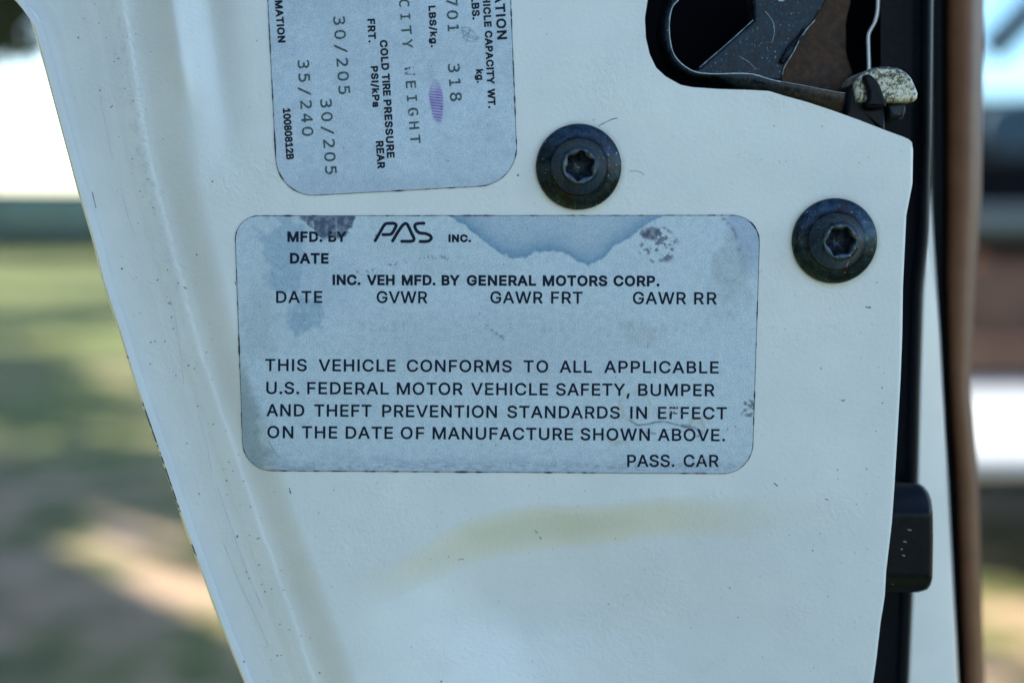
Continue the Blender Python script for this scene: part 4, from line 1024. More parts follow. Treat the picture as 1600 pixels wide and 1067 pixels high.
def make_bolt(cx, cy, rot, label):
    c = P(cx, cy, 0.0)
    c = c + np.array([0, -float(H(cx, cy)), 0])
    mb = MB()
    prof = [(8.25, -0.4), (8.25, 0.55), (8.05, 0.95), (7.7, 1.2), (7.0, 1.42), (6.2, 1.62), (5.75, 1.75), (5.62, 1.9), (5.55, 2.3), (5.4, 2.75),
            (5.1, 3.2), (4.7, 3.85), (4.3, 4.5), (3.95, 5.1), (3.7, 5.55), (3.5, 5.8), (3.3, 5.9), (3.16, 5.86)]
    S = 96
    rows = []
    for r, z in prof:
        th = np.arange(S + 1) * 2 * math.pi / S
        wob = 1 + 0.006 * np.sin(3 * th + rot) * (z > 1.3)
        rows.append(np.stack([c[0] + r * 1e-3 * np.cos(th) * wob, np.full(S + 1, c[1] - z * 1e-3), c[2] + r * 1e-3 * np.sin(th) * wob], -1))
    V = np.array(rows)
    mb.grid(V[:, ::-1])
    body = mb.build('door_bolt', M_bolt, door)
    body['label'] = label
    # six-lobed socket with chewed rim
    mb = MB()
    S = 144
    th = np.arange(S + 1) * 2 * math.pi / S
    rs_ = np.random.RandomState(int(cx))
    chew = np.interp(th, np.linspace(0, 2 * math.pi, 37), np.append(rs_.uniform(-1, 1, 36), 0))
    rows = []
    for k, (z, mixv, sc) in enumerate(((5.86, 0.0, 1.0), (5.92, 0.25, 0.985), (5.8, 0.7, 0.965), (5.5, 1.0, 0.95), (4.6, 1.0, 0.94), (3.4, 1.0, 0.93), (2.0, 1.0, 0.92))):
        star = 2.62 + 0.30 * np.cos(6 * (th - rot)) + 0.05 * np.cos(12 * (th - rot))
        r = (3.16 * (1 - mixv) + star * mixv) * sc + chew * (0.10 if 0 < k < 4 else 0.0)
        zz = z + (chew * 0.10 if 0 < k < 4 else 0)
        rows.append(np.stack([c[0] + r * 1e-3 * np.cos(th), c[1] - zz * 1e-3 + 0 * th, c[2] + r * 1e-3 * np.sin(th)], -1))
    rows.append(np.stack([c[0] + 0.3e-3 * np.cos(th), np.full(S + 1, c[1] - 1.5e-3), c[2] + 0.3e-3 * np.sin(th)], -1))
    V = np.array(rows)
    mb.grid(V[:, ::-1])
    mb.build('socket', M_socket, body)
    return body


make_bolt(904, 261, 0.35, 'black round bolt with star socket, left of the two, under the latch opening')
make_bolt(1303.5, 376.5, 0.1, 'black round bolt with star socket, right of the two, near the weatherstrip')

# ------------------------------------------------------------------ latch in its opening
M_latch = steel_material('greasy_latch_steel', (0.001, 0.003, 0.007), (0.030, 0.052, 0.078), 0.46, 0.5, 5.0, rust=(0.060, 0.036, 0.024), rust_amt=0.44, worn=0.8)
M_rust = steel_material('rusty_latch_plate', (0.010, 0.007, 0.006), (0.15, 0.085, 0.050), 0.8, 0.1, 7.0, rust=(0.11, 0.052, 0.026), rust_amt=0.48, worn=0.0)
M_loop = steel_material('latch_loop_steel', (0.004, 0.009, 0.015), (0.035, 0.055, 0.075), 0.42, 0.5, 8.0, rust=(0.085, 0.052, 0.034), rust_amt=0.42, worn=0.9)
# towards its lower right end the strip has rusted through its coating
_nt = M_loop.node_tree
_b = _nt.nodes['Principled BSDF']
_s = attr(_nt, 'surf')
_x = N(_nt, 'ShaderNodeSeparateXYZ')
_nt.links.new(_s, _x.inputs[0])
_f = math_(_nt, 'ADD', math_(_nt, 'MULTIPLY', math_(_nt, 'SUBTRACT', _x.outputs['X'], 11.9), 0.9), math_(_nt, 'MULTIPLY', math_(_nt, 'SUBTRACT', noise(_nt, _s, 6.0, 5, 0.7), 0.5), 3.5), True)
_old = _b.inputs['Base Color'].links[0].from_socket
_nt.links.new(mix(_nt, _f, _old, ramp(_nt, noise(_nt, _s, 16.0, 4, 0.7), [(0.35, (0.012, 0.008, 0.006)), (0.65, (0.11, 0.068, 0.045))])), _b.inputs['Base Color'])
_nt.links.new(math_(_nt, 'SUBTRACT', 0.5, math_(_nt, 'MULTIPLY', _f, 0.45)), _b.inputs['Metallic'])
M_line = steel_material('bare_steel_highlight', (0.10, 0.14, 0.17), (0.35, 0.42, 0.46), 0.35, 0.8, 14.0, worn=0.5)  # bare steel, also used to paint highlights along edges
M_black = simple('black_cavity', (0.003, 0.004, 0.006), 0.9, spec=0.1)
M_rubber = simple('black_rubber', (0.0035, 0.006, 0.009), 0.42, 0, 0.3, 900, bmp=0.00002, spec=0.08)
M_plastic = simple('black_plastic', (0.0035, 0.006, 0.009), 0.38, 0, 0.3, 700, bmp=0.00002, spec=0.13)
z = lambda pts: [(990 + x / 3.404, y / 3.404) for x, y in pts]

latch = empty('door_latch', (0.0, 0.0, 0.0))
latch.parent = door
latch.location = tuple(P(1180, 60, 0) - np.array(door.location))
latch['label'] = 'dark rusty latch inside the cut-out at the top of the door'

# housing around the latch: five dark walls behind the opening
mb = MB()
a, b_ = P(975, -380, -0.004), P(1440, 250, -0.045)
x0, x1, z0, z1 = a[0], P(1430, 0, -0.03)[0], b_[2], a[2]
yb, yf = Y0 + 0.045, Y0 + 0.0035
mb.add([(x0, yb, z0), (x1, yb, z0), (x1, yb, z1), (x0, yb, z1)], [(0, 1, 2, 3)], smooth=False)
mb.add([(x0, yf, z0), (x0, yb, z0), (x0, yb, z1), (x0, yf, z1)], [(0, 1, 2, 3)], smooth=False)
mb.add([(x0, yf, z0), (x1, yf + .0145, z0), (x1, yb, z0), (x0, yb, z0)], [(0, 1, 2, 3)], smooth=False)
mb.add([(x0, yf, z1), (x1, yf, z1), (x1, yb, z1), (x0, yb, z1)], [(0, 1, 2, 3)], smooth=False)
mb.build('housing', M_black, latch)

mb = MB()   # diagonal lever
mb.slab(z([(300, 400), (340, 362), (470, 255), (640, 105), (632, 0), (632, -160), (1060, -160), (1030, 0), (960, 112), (905, 170), (880, 215), (845, 290), (800, 360), (790, 430), (600, 440)]),
        -0.0125, 0.004, 0.0008)
mb.slab(z([(905, 168), (935, 150), (890, 215), (850, 290), (800, 342), (776, 330), (812, 262), (860, 205)]), -0.0112, 0.002, 0.0007)
rs = np.random.RandomState(5)
for pts, w in (([(636, 108), (560, 178), (500, 232), (430, 292), (352, 360)], 0.9), ([(966, 108), (925, 152), (898, 190)], 1.3), ([(880, 220), (850, 280), (806, 352), (792, 400)], 1.0),
               ([(700, 60), (742, 120), (748, 178), (735, 230)], 0.8), ([(770, 1), (785, 3), (800, 0)], 3.0), ([(560, 300), (610, 330), (655, 372)], 0.6)):
    c = catmull(z(pts), 6)
    mb.ribbon(c, w * (0.3 + 1.1 * vnoise(c[:, 0] / 4, c[:, 1] / 4, 9)), -0.01105 if pts[0][0] in (966, 880) else -0.0124, 1)  # highlights along the lever's edges, drawn as pale ribbons
for k in range(60):      # bright scratches and crumbs of dirt
    x, y = rs.uniform(560, 900), rs.uniform(10, 380)
    if y > 720 - x or (x > 640 and y < 330):
        if x + y * 0.55 < 1000 and x + y > 760:
            a = rs.uniform(0, 3.14); l = rs.uniform(2, 9)
            mb.ribbon(z([(x, y), (x + l * math.cos(a), y + l * math.sin(a))]), rs.uniform(.3, .8), -0.0124, 1 if k % 3 else 2)
mb.build('lever', [M_latch, M_line, M_rust], latch)

mb = MB()   # rusty plate behind it
out = catmull(z([(640, -140), (1165, -140), (1160, 0), (1136, 110), (1134, 200), (1138, 290), (1155, 350), (1168, 400), (1140, 450), (1110, 520), (940, 500), (760, 470), (700, 400)]), 4, True)
mb.slab(out, -0.0185, 0.003, 0.0008)
mb.build('rusty_plate', M_rust, latch)

# bent loop: an outer rim of steel strip, its front edge highlight laid on as a pale strip
inner = catmull(z([(262, -60), (245, -8), (212, 30), (196, 75), (190, 140), (193, 200), (205, 262), (230, 312), (272, 352), (325, 381), (390, 391), (455, 393),
                   (520, 391), (590, 391), (650, 398), (700, 414), (760, 430), (830, 441), (900, 453), (980, 470), (1060, 485), (1140, 497)]), 5)
outer = catmull(z([(215, -70), (190, -20), (168, 40), (150, 90), (144, 150), (146, 210), (160, 262), (188, 322), (228, 370), (290, 405), (370, 420), (450, 424),
                   (530, 466), (600, 476), (650, 482), (700, 488), (760, 506), (830, 522), (900, 538), (980, 560), (1060, 582), (1140, 606)]), 5)
mb = MB()
steps = np.linspace(0, 1, 5)
dep = np.array([0.0, 0.0, 0.0002, 0.0008, 0.0022])
face = np.stack([P(inner[:, 0] * (1 - s) + outer[:, 0] * s, inner[:, 1] * (1 - s) + outer[:, 1] * s, -0.0062 - dd_) for s, dd_ in zip(steps, dep)], 1)
pxs = np.stack([np.stack([inner[:, 0] * (1 - s) + outer[:, 0] * s, inner[:, 1] * (1 - s) + outer[:, 1] * s], -1) for s in steps], 1)
mb.grid(face[:, ::-1], pxs[:, ::-1])
wall = np.stack([P(inner[:, 0], inner[:, 1], -0.0062) + np.array([0, d_, 0]) for d_ in (0, 0.004, 0.009, 0.016)], 1)
mb.grid(wall, np.repeat(pxs[:, :1], 4, 1))
wallo = np.stack([face[:, -1] + np.array([0, d_, 0]) for d_ in (0, 0.004, 0.009)], 1)
mb.grid(wallo[:, ::-1], np.repeat(pxs[:, -1:], 3, 1))
wl = 0.9 + 1.5 * fbm(inner[:, 0], inner[:, 1], 10, 61, 3)
wl[int(len(wl) * .78):] *= 0.35
mb.ribbon(inner + np.array([0.0, 0.3]), wl, -0.0061, 1)
lp = mb.build('loop', [M_loop, M_line], latch)
lp['label'] = 'bent steel strip around the opening, rusty at its lower right'

# worn brass coloured striker head
def brass_material():
    m, nt, b = mat_new('worn_brass_plating')
    s = attr(nt, 'surf')
    n1 = noise(nt, s, 15.0, 5, 0.75)
    n2 = noise(nt, s, 2.6, 3, 0.6)
    f = math_(nt, 'ADD', math_(nt, 'MULTIPLY', n1, 0.7), math_(nt, 'MULTIPLY', n2, 0.3))
    nt.links.new(ramp(nt, f, [(0.40, (0.02, 0.03, 0.03)), (0.47, (0.16, 0.16, 0.10)), (0.53, (0.62, 0.59, 0.47)), (0.68, (0.80, 0.77, 0.67))]), b.inputs['Base Color'])
    b.inputs['Metallic'].default_value = 0.25
    b.inputs['Roughness'].default_value = 0.42
    bump(nt, b, n1, 0.6, 0.0003)
    return m


M_brass = brass_material()
mb = MB()
arc = catmull(z([(1175, 470), (1185, 425), (1215, 390), (1262, 366), (1320, 354), (1385, 357), (1440, 376), (1478, 412), (1500, 455), (1516, 498)]), 5)
base = np.array(z([(1512, 525), (1496, 540), (1440, 543), (1380, 543), (1330, 545), (1250, 545), (1190, 545)]))
mb.slab(np.concatenate([arc, base]), -0.0030, 0.012, 0.0009, steps=6)
mb.build('striker_head', M_brass, latch)
mb = MB()
mb.slab(catmull(z([(1225, 412), (1248, 396), (1276, 408), (1304, 440), (1322, 480), (1336, 520), (1344, 568), (1290, 572), (1240, 566), (1250, 530), (1252, 490), (1238, 455)]), 4, True), -0.0012, 0.006, 0.0006)
mb.slab(z([(1140, 470), (1180, 440), (1215, 440), (1245, 480), (1242, 575), (1338, 575), (1344, 700), (1330, 720), (1120, 640), (1128, 590)]), -0.0045, 0.014, 0.001)
mb.build('hook', M_plastic, latch)
mb = MB()
mb.slab(z([(1352, 548), (1450, 548), (1452, 600), (1430, 632), (1375, 634), (1352, 600)]), -0.0065, 0.01, 0.001)
mb.ribbon(catmull(z([(1432, 590), (1436, 610), (1428, 628), (1412, 632)]), 4), 1.6, -0.0064)
mb.build('pin', M_latch, latch)

# ------------------------------------------------------------------ inner side of the door
def lofted(mb, sections, mat=0, flip=False):
    """sections: list of (py, [(px, n), ...]) cross-sections joined from top to bottom"""
    V = np.array([[P(px, py, n) for px, n in prof] for py, prof in sections])
    pxs = np.array([[(px, py) for px, n in prof] for py, prof in sections], float)
    if flip:
        V, pxs = V[:, ::-1], pxs[:, ::-1]
    mb.grid(V, pxs, None, mat)


# thin white return of the inner sheet beside the latch
mb = MB()
ln = catmull(z([(1318, -400), (1304, -80), (1300, 0), (1297, 60), (1283, 120), (1258, 165), (1248, 200), (1250, 290), (1252, 380), (1250, 470)]), 5)
A = np.stack([P(ln[:, 0] + dx, ln[:, 1], n) for dx, n in ((-3.4, -0.0155), (-2.6, -0.0140), (0, -0.0134), (1.6, -0.0139), (2.6, -0.0155), (2.6, -0.030))], 1)
mb.grid(A, np.repeat(ln[:, None], 6, 1))
mb.build('inner_lip', M_paint, door)

# black weatherstrip running down behind the white face
sealR = interp([(-400, 1462), (0, 1458), (220, 1456), (371, 1451), (450, 1442), (600, 1437.5), (760, 1433.6), (930, 1425.6), (1067, 1419.5), (1600, 1400)])
secs = []
for y in np.concatenate([np.arange(-400, 1601, 20)]):
    r = float(sealR(y))
    sh = float(np.interp(y, [300, 600], [1, 0]))
    bul = 0.0035
    secs.append((y, [(min(1376, float(XR(y)) - 18) if y > 225 else 1376, -0.016), (r - 34, -0.0158), (r - 22, -0.0154), (r - 18 - 1 * sh, -0.0146), (r - 14, -0.0135), (r - 9, -0.0129), (r - 5, -0.0131),
                     (r - 2, -0.0140), (r - 0.5, -0.0155), (r, -0.018), (r, -0.040)]))
mb = MB()
lofted(mb, secs)
mb.build('weatherstrip', M_rubber, door)

# rubber stop bump on it
mb = MB()
o_ = [(1340, 752.5), (1401, 752.5), (1420, 753), (1435, 755), (1444, 760), (1451, 769), (1455.5, 782), (1457.5, 801), (1458, 840), (1457.5, 880), (1457, 903), (1454, 914),
      (1448, 921.5), (1436, 925), (1420, 925.5), (1389, 925), (1340, 925)]
o_ = np.array(o_, float)
W0 = P(o_[:, 0], o_[:, 1], -0.006)
ctr = None
# front surface: upper third slopes back, lower third undercut
ysb = np.concatenate([np.linspace(752.6, 760, 5), np.linspace(764, 925, 40)])
ys_s, l_s, r_s = sides(o_)
rows, prow = [], []
for y in ysb:
    a_, b2 = 1340.0, float(r_s(y))
    xs_ = np.concatenate([np.linspace(a_, b2 - 8, 12), b2 - np.array([6, 4, 2.5, 1.2, 0.4, 0])])
    e_ = b2 - xs_
    nf = -0.0062 - 0.0050 * sstep((806 - y) / 50.0) - 0.0016 * sstep((y - 898) / 20.0)
    nn = nf - 0.0022 * (1 - np.sqrt(np.clip(1 - (1 - np.clip(e_ / 9, 0, 1)) ** 2, 0, 1)))
    rows.append(P(xs_, np.full(len(xs_), y), nn))
    prow.append(np.stack([xs_, np.full(len(xs_), y)], -1))
V = np.array(rows)
top = V[:1] + np.array([0, 0.010, 0])
bot = V[-1:] + np.array([0, 0.010, 0])
V = np.concatenate([top, V, bot])
prow = np.array(prow)
prow = np.concatenate([prow[:1], prow, prow[-1:]])
mb.grid(V, prow)
side = np.stack([V[1:-1, -1], V[1:-1, -1] + np.array([0, 0.010, 0])], 1)
mb.grid(side, np.repeat(prow[1:-1, -1][:, None], 2, 1))
for (x, y, w) in ((1421, 827, 3.0), (1414, 845.5, 2.6), (1412, 867, 2), (1409, 857, 1.5)):
    mb.ribbon([(x - w, y), (x + w, y + 1)], 1.6, -0.0060, 1)
mb.build('stop_bumper', [M_plastic, M_line], door)

# white inner flange widening downwards
M_flange = simple('white_flange_paint', (0.70, 0.71, 0.69), 0.35, 0, 0.05, 60, coat=0.3)
secs = []
wR = interp([(-400, 1440), (200, 1448), (371, 1458), (450, 1463), (523, 1468), (680, 1476), (740, 1480), (893, 1488), (1067, 1497), (1600, 1524)])
for y in np.arange(-400, 1601, 25):
    s0 = float(sealR(y))
    secs.append((y, [(s0 - 30, -0.030), (s0 - 8, -0.0240), (min(s0 + 2, max(s0 - 6, float(wR(y)) - 12)), -0.0225), (min(s0 + 5, max(s0 - 5, float(wR(y)) - 10)), -0.0235), (max(s0 - 4, float(wR(y)) - 8), -0.026), (max(float(wR(y)), s0 - 3), -0.030), (max(float(wR(y)), s0 - 2), -0.060)]))
mb = MB()
lofted(mb, secs)
mb.build('inner_flange', M_flange, door)

# brown trim panel and its padded edge
def trim_mat():
    m, nt, b = mat_new('brown_vinyl_trim')
    s = attr(nt, 'surf')
    nt.links.new(ramp(nt, noise(nt, s, 1.2, 3), [(0.3, (0.125, 0.052, 0.024)), (0.7, (0.18, 0.078, 0.036))]), b.inputs['Base Color'])
    b.inputs['Roughness'].default_value = 0.5
    b.inputs['Specular IOR Level'].default_value = 0.25
    bump(nt, b, noise(nt, s, 10.0, 3), 0.4, 0.0003)
    return m


M_trim = trim_mat()
tl = interp([(-400, 1440), (0, 1455), (371, 1458), (450, 1459), (740, 1478), (893, 1485), (1067, 1493), (1600, 1520)])
tr = interp([(-400, 1546), (0, 1538), (300, 1534), (450, 1524), (600, 1516), (740, 1529), (893, 1533), (1067, 1539), (1600, 1560)])
secs, dark = [], []
for y in np.arange(-500, 1701, 25):
    a_, b2 = float(tl(y)), float(tr(y))
    w = b2 - a_
    m_ = a_ + w * 0.27
    dark.append((y, [(a_ - 10, -0.150), (a_ - 10, -0.064), (a_, -0.0600), (a_ + 4, -0.0590), (a_ + w * .2, -0.0592), (m_ - 1, -0.0600), (m_ + 3, -0.066)]))
    secs.append((y, [(m_ - 2, -0.150), (m_ - 2, -0.066), (m_, -0.0625), (m_ + w * .08, -0.0585), (m_ + w * .18, -0.0560), (m_ + w * .30, -0.0548),
                     (m_ + w * .42, -0.0548), (m_ + w * .52, -0.0562), (m_ + w * .58, -0.0600), (b2, -0.066), (b2 - 14, -0.090), (b2 - 80, -0.200)]))
mb = MB()
lofted(mb, secs)
tp = mb.build('trim_panel', M_trim, door)
mb = MB()
lofted(mb, dark)
mb.build('trim_gap_shade', M_rubber, tp)  # dark strip standing in for the shaded gap beside the trim

# the outer skin of the door, running forward from the hem
mb = MB()
secs = []
for y in np.arange(-400, 1601, 40):
    x = float(XL(y))
    secs.append((y, [(x + 3, -0.0022), (x + 10, -0.004), (x + 40, -0.012), (x + 60, -0.06), (x + 120, -0.3)]))
lofted(mb, secs, flip=True)
o = mb.build('outer_skin', M_flange, door)

# ------------------------------------------------------------------ ground
def ground_material():
    m, nt, b = mat_new('grass_and_dirt')
    co = N(nt, 'ShaderNodeTexCoord').outputs['Object']
    big = noise(nt, co, 0.8, 4, 0.65)
    mid = noise(nt, co, 3.4, 5, 0.7)
    fine = noise(nt, co, 26.0, 4, 0.7)
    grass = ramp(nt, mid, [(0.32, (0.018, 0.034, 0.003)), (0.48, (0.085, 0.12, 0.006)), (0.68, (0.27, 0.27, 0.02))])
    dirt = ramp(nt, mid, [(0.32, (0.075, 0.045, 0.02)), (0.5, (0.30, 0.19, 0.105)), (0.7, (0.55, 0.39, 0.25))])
    sep = N(nt, 'ShaderNodeSeparateXYZ')
    nt.links.new(co, sep.inputs[0])
    near = math_(nt, 'DIVIDE', math_(nt, 'SUBTRACT', 11.0, sep.outputs['Y']), 9.0, True)
    near = math_(nt, 'MULTIPLY', near, math_(nt, 'MULTIPLY', math_(nt, 'SUBTRACT', sep.outputs['Y'], 1.5), 1.0, True))
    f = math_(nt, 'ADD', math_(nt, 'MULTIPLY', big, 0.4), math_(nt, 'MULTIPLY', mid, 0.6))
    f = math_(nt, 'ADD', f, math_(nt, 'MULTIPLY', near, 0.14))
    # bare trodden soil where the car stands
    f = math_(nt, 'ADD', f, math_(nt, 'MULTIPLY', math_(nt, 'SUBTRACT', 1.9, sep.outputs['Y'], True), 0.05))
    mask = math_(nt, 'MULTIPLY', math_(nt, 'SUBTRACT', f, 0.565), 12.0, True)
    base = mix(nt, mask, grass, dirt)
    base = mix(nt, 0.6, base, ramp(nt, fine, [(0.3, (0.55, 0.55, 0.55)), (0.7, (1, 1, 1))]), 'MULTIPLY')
    nt.links.new(base, b.inputs['Base Color'])
    b.inputs['Roughness'].default_value = 0.95
    bump(nt, b, fine, 0.8, 0.02)
    return m


mb = MB()
xs = np.concatenate([-np.geomspace(3000, 1, 30), [0], np.geomspace(1, 3000, 30)])
Xg, Yg = np.meshgrid(xs, xs)
mb.grid(np.stack([Xg, Yg, 0 * Xg], -1)[::-1])
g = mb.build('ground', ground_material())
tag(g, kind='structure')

# ------------------------------------------------------------------ fence across the field
def fence_mat(name, c):
    return simple(name, c, 0.8, 0, 0.2, 3.0)


M_fup, M_flo, M_post = fence_mat('faded_board', (0.13, 0.20, 0.19)), fence_mat('dark_green_screen', (0.003, 0.032, 0.036)), fence_mat('fence_post', (0.10, 0.12, 0.11))
F0, F1 = Vector((-26, 22.0, 0)), Vector((14, 40.0, 0))
fence = empty('boundary_fence', tuple(F0))
tag(fence, 'long grey green fence with dark lower screen across the far edge of the grass', 'fence')
dr = (F1 - F0).normalized()
nr = Vector((-dr.y, dr.x, 0))


def fbox(mb, s0, s1, z0, z1, t, off=0.0):
    vs = []
    for zz in (z0, z1):
        for s, q_ in ((s0, -t), (s1, -t), (s1, t), (s0, t)):
            p = F0 + dr * s + nr * (q_ + off)
            vs.append((p.x, p.y, zz))
    mb.add(vs, [(0, 3, 2, 1), (4, 5, 6, 7), (0, 1, 5, 4), (1, 2, 6, 5), (2, 3, 7, 6), (3, 0, 4, 7)], smooth=False)


LF = (F1 - F0).length
mb = MB(); fbox(mb, 0, LF, 0.62, 1.45, 0.015); mb.build('upper_boards', M_fup, fence)
mb = MB(); fbox(mb, 0, LF, 0.02, 0.60, 0.02); mb.build('lower_screen', M_flo, fence)
s = 0.0
pm = None
while s < LF:
    if pm is None:
        mb = MB(); fbox(mb, s, s + 0.1, 0, 1.52, 0.05, -0.08); pm = mb.build('post', M_post, fence)
    else:
        c_ = pm.copy(); scene.collection.objects.link(c_); c_.parent = fence; c_.location = tuple(dr * s)
    s += 2.4

# ------------------------------------------------------------------ trees that dapple the grass
def leaf_mat():
    m, nt, b = mat_new('olive_leaves')
    co = N(nt, 'ShaderNodeTexCoord').outputs['Object']
    nt.links.new(ramp(nt, noise(nt, co, 1.5, 3), [(0.3, (0.035, 0.042, 0.018)), (0.7, (0.080, 0.085, 0.038))]), b.inputs['Base Color'])
    b.inputs['Roughness'].default_value = 0.6
    return m


M_leaf, M_bark = leaf_mat(), simple('bark', (0.11, 0.08, 0.055), 0.9, 0, 0.3, 6.0)


def make_tree(x, y, h, clumps, label, seed, lean=(0, 0), dens=10, big=1.0):
    rs = np.random.RandomState(seed)
    t = empty('shade_tree', (x, y, 0))
    tag(t, label, 'tree', 'shade trees over the grass')
    mb = MB()
    tube(mb, [(x, y, -0.1), (x + lean[0] * .3, y + lean[1] * .3, h * .25), (x + lean[0] * .6, y + lean[1] * .6, h * .5), (x + lean[0], y + lean[1], h * .85)], [0.26, 0.20, 0.15, 0.05], 10)
    cx, cy = x + lean[0] * .5, y + lean[1] * .5
    for (bx, by, bz, br) in clumps:
        tube(mb, [(cx, cy, h * .42), ((cx + bx) / 2, (cy + by) / 2, (h * .42 + bz) / 2 + .3), (bx, by, bz)], [0.10, 0.06, 0.02], 6)
    mb.build('trunk', M_bark, t)
    V, F = [], []
    for (bx, by, bz, br) in clumps:
        nsub = int(dens * br)
        for _ in range(nsub):
            d = rs.normal(size=3)
            d /= np.linalg.norm(d)
            c = np.array([bx, by, bz]) + d * br * rs.uniform(0.2, 1.0) * np.array([1, 1, 0.55])
            for _ in range(60):
                p = c + rs.normal(size=3) * 0.2 * np.array([1, 1, 0.7])
                a = rs.normal(size=3); a /= np.linalg.norm(a)
                b = np.cross(a, rs.normal(size=3)); b /= np.linalg.norm(b)
                l, w = rs.uniform(.06, .11) * big, rs.uniform(.03, .05) * big
                k = len(V)
                V += [p - a * l, p + b * w, p + a * l, p - b * w]
                F.append((k, k + 1, k + 2, k + 3))
    mb = MB()
    mb.add(V, F, smooth=False)
    mb.build('crown', M_leaf, t)


def crown(cx, cy, h, n, spread, seed, r0=.25, r1=.6):
    rs = np.random.RandomState(seed)
    out = [(cx + rs.uniform(-1, 1) * spread, cy + rs.uniform(-1, 1) * spread, h + rs.uniform(-.6, .8), rs.uniform(r0, r1)) for _ in range(n)]
    # the leaves leave the car itself in sun
    return [c for c in out if math.hypot(c[0] + c[2] * 0.9 - 1.6, c[1] - c[2] * 0.65 - 3.5) > 1.7]


make_tree(-6.2, 8.3, 5.6, crown(-5.8, 7.6, 5.0, 29, 3.6, 1, .32, .72) + crown(-3.6, 2.0, 5.2, 22, 2.8, 9), 'nearest olive green tree beside the car door, leaning over the grass', 1, (0.5, 0.3), 12, 1.9)  # second crown is unseen, added to shade the ground behind the camera
make_tree(-10.6, 15.5, 6.0, crown(-9.5, 15.5, 5.4, 36, 4.6, 2), 'middle olive green tree on the left between the near tree and the fence', 2, (0.8, 0), 11, 1.9)
make_tree(-12.5, 24.0, 6.5, [(-8.5, 25.0, 4.5, 0.75), (-8.9, 25.0, 3.8, 0.6), (-8.1, 25.2, 5.2, 0.7), (-8.7, 25.0, 4.9, 0.9), (-9.2, 25.2, 4.2, 0.8), (-9.5, 25.2, 5.2, 1.2), (-9.0, 25.4, 6.0, 1.2), (-10.6, 25.0, 4.9, 1.4), (-10.3, 26.0, 6.0, 1.4), (-11.5, 24.5, 5.6, 1.5), (-12.5, 24.5, 6.2, 1.5), (-9.1, 24.8, 3.9, 0.6)],
          'far olive brown tree whose branches hang into the top left corner', 3, (0.6, 0), 18, 1.3)

# unseen trees added on the viewer's side to shade the door face from the left
for k_, (tx, ty, lab) in enumerate(((-4.6, -3.2, 'added unseen dense tree on the near side, left behind the viewer'), (-7.0, 0.4, 'added unseen low dense tree directly to the left of the open door'),
                                    (-3.5, -8.0, 'farthest added unseen dense tree behind the viewer'))):
    make_tree(tx, ty, 5.5, [(tx + math.cos(a) * r_, ty + math.sin(a) * r_, z_, 1.3) for a, r_, z_ in
                            ((0, 1.1, 1.6), (1.3, 1.1, 2.2), (2.6, 1.2, 1.8), (3.9, 1.1, 2.4), (5.2, 1.2, 1.9), (0.6, 1.0, 3.4), (2.4, .9, 3.7), (4.4, 1.0, 3.5), (1.5, .6, 4.8), (4.5, .6, 5.0))],
              lab, 40 + k_, (0.1, 0.1), 13, 2.4)

# ------------------------------------------------------------------ the car body beyond the open door
M_body = simple('white_car_paint', (0.72, 0.72, 0.69), 0.3, 0, 0.04, 4.0, coat=0.5)
M_brown = simple('brown_interior', (0.17, 0.08, 0.045), 0.6, 0, 0.25, 8.0)
M_dark = simple('dark_interior', (0.003, 0.005, 0.008), 0.8, 0, 0.3, 5.0, spec=0.1)
M_tyre = simple('tyre_rubber', (0.015, 0.016, 0.017), 0.8)
M_chrome = simple('dull_bright_metal', (0.14, 0.17, 0.17), 0.4, 0.6)


def glass_mat():
    m, nt, b = mat_new('window_glass')
    tr_ = N(nt, 'ShaderNodeBsdfTransparent')
    tr_.inputs[0].default_value = (0.42, 0.66, 0.82, 1)
    gl = N(nt, 'ShaderNodeBsdfGlossy')
    gl.inputs['Roughness'].default_value = 0.02
    mx = N(nt, 'ShaderNodeMixShader')
    mx.inputs[0].default_value = 0.10
    nt.links.new(tr_.outputs[0], mx.inputs[1]); nt.links.new(gl.outputs[0], mx.inputs[2])
    nt.links.new(mx.outputs[0], nt.nodes['Material Output'].inputs[0])
    return m


D = 3.2
bx = lambda px, d=D: (px - 800) / 2222 * d
bz = lambda py, d=D: 0.9 - (py - 330) / 2222 * d
car = empty('parked_car', (2.4, D + 0.8, 0))
tag(car, 'white car body with brown interior seen past the open door at the right edge', 'car')


def rbox(name, mat, lo, hi, r=0.03, parent=car):
    mb = MB()
    mb.box(lo, hi)
    o = mb.build(name, mat, parent)
    md = o.modifiers.new('round', 'BEVEL'); md.width = r; md.segments = 4
    for p_ in o.data.polygons:
        p_.use_smooth = True
    return o


X0, X1 = 0.95, 4.6
prof = [(D + .30, bz(742) - .01), (D + .06, bz(742) - .01), (D + .01, bz(742)), (D, bz(728)), (D + .02, bz(712)), (D + .05, bz(700, D + .05)), (D + .12, bz(675, D + .12)), (D + .26, bz(636, D + .26)),
        (D + .31, bz(608, D + .31)), (D + .33, bz(600, D + .33)), (D + .36, bz(600, D + .36)), (D + .36, .3)]
mb = MB()
mb.grid(np.array([[(xx, py_, pz_) for xx in (X0, X1)] for py_, pz_ in prof])[:, ::-1])
mb.build('rocker_panel', M_body, car)
rbox('floor_pan', M_dark, (X0 + 0.02, D + 0.37, 0.2), (X1 - .02, D + 1.5, 0.3), 0.01)
rbox('sill_trim', M_brown, (X0, D + 0.37, 0.3), (X1, D + 0.47, bz(535, D + .37)), 0.02)
rbox('seat_base', M_brown, (X0 + 0.03, D + 0.5, bz(600, D + .5)), (X0 + 0.85, D + 1.1, bz(400, D + .5)), 0.05)
rbox('chrome_strip', M_chrome, (X0 + 0.10, D + 0.42, bz(365, D + .42)), (X0 + 0.6, D + 0.52, bz(325, D + .42)), 0.03)
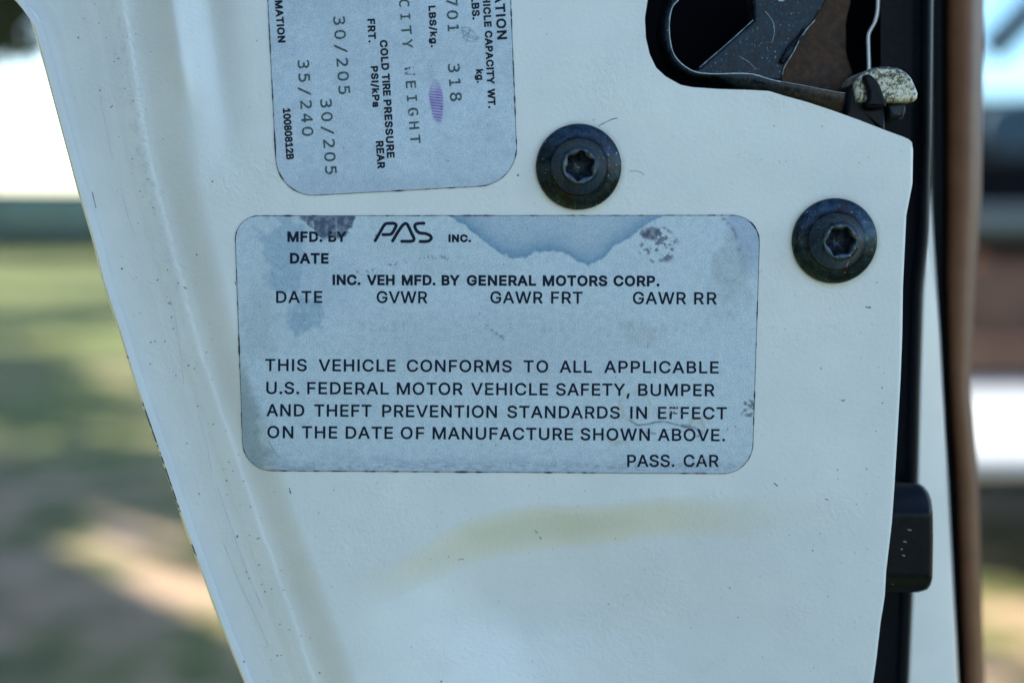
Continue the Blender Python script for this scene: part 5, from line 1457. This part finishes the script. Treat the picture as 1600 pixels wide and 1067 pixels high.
rbox('seat_back', M_dark, (X0 + 0.10, D + 0.62, bz(400, D + .62)), (X0 + 0.80, D + 0.80, bz(235, D + .62)), 0.07)
rbox('far_door', M_dark, (X0 + .05, D + 1.45, bz(700, D + 1.45)), (X1, D + 1.52, bz(150, D + 1.45)), 0.02)
rbox('fender', M_body, (2.4, D - 0.03, bz(735)), (X1, D + 0.10, 0.95), 0.06)
rbox('hood', M_body, (3.0, D + 0.10, 0.92), (X1, D + 1.45, 0.97), 0.02)
rbox('roof', M_body, (X0 + 1.7, D + 0.10, 1.42), (2.7, D + 1.45, 1.47), 0.02)
mb = MB(); tube(mb, [(bx(1535, D + .6), D + .6, bz(85, D + .6)), (bx(1630, D + .6), D + .6, bz(-15, D + .6)), (1.45, D + .5, 1.43)], [0.042, 0.042, 0.042], 10); mb.build('window_pillar', M_dark, car)
mb = MB(); tube(mb, [(2.65, D + .12, 1.43), (3.1, D + .05, 0.95)], 0.03, 10); mb.build('windshield_pillar', M_body, car)
mb = MB()
mb.add([(X0 + .05, D + 1.48, bz(150, D + 1.45)), (2.7, D + 1.48, bz(150, D + 1.45)), (2.7, D + 1.47, 1.42), (2.6, D + 1.47, 1.66), (X0 + .1, D + 1.47, 1.66)], [(0, 1, 2, 3, 4)], smooth=False)
mb.build('far_window', glass_mat(), car)
mb = MB(); mb.slab(catmull([(1588 + 52 * math.cos(a), 196 + 46 * math.sin(a)) for a in np.linspace(0, 6.28, 13)[:-1]], 3, True), -(D - Y0 + 0.5), 0.05, 0.02)
mb.build('headrest', simple('blue_grey_fabric', (0.03, 0.07, 0.11), 0.8), car)
for wx in (1.75, 4.0):
    w = empty('wheel', (0, 0, 0)); w.parent = car
    w.location = Vector((wx, D + 0.14, 0.31)) - car.location
    S = 48
    th = np.arange(S + 1) * 2 * math.pi / S
    def ring_(prof):
        return np.array([np.stack([wx + r * np.cos(th), np.full(S + 1, D + 0.14 + yy), 0.31 + r * np.sin(th)], -1) for r, yy in prof])
    mb = MB(); mb.grid(ring_([(0.19, 0.0), (0.21, -.08), (0.28, -.09), (0.305, -.06), (0.31, 0), (0.305, .08), (0.28, .10), (0.2, .09)])[:, ::-1]); mb.build('tyre', M_tyre, w)
    mb = MB(); mb.grid(ring_([(0.005, -.05), (0.07, -.06), (0.15, -.03), (0.185, -.06), (0.20, -.07), (0.2, .05)])[:, ::-1]); mb.build('rim', M_chrome, w)
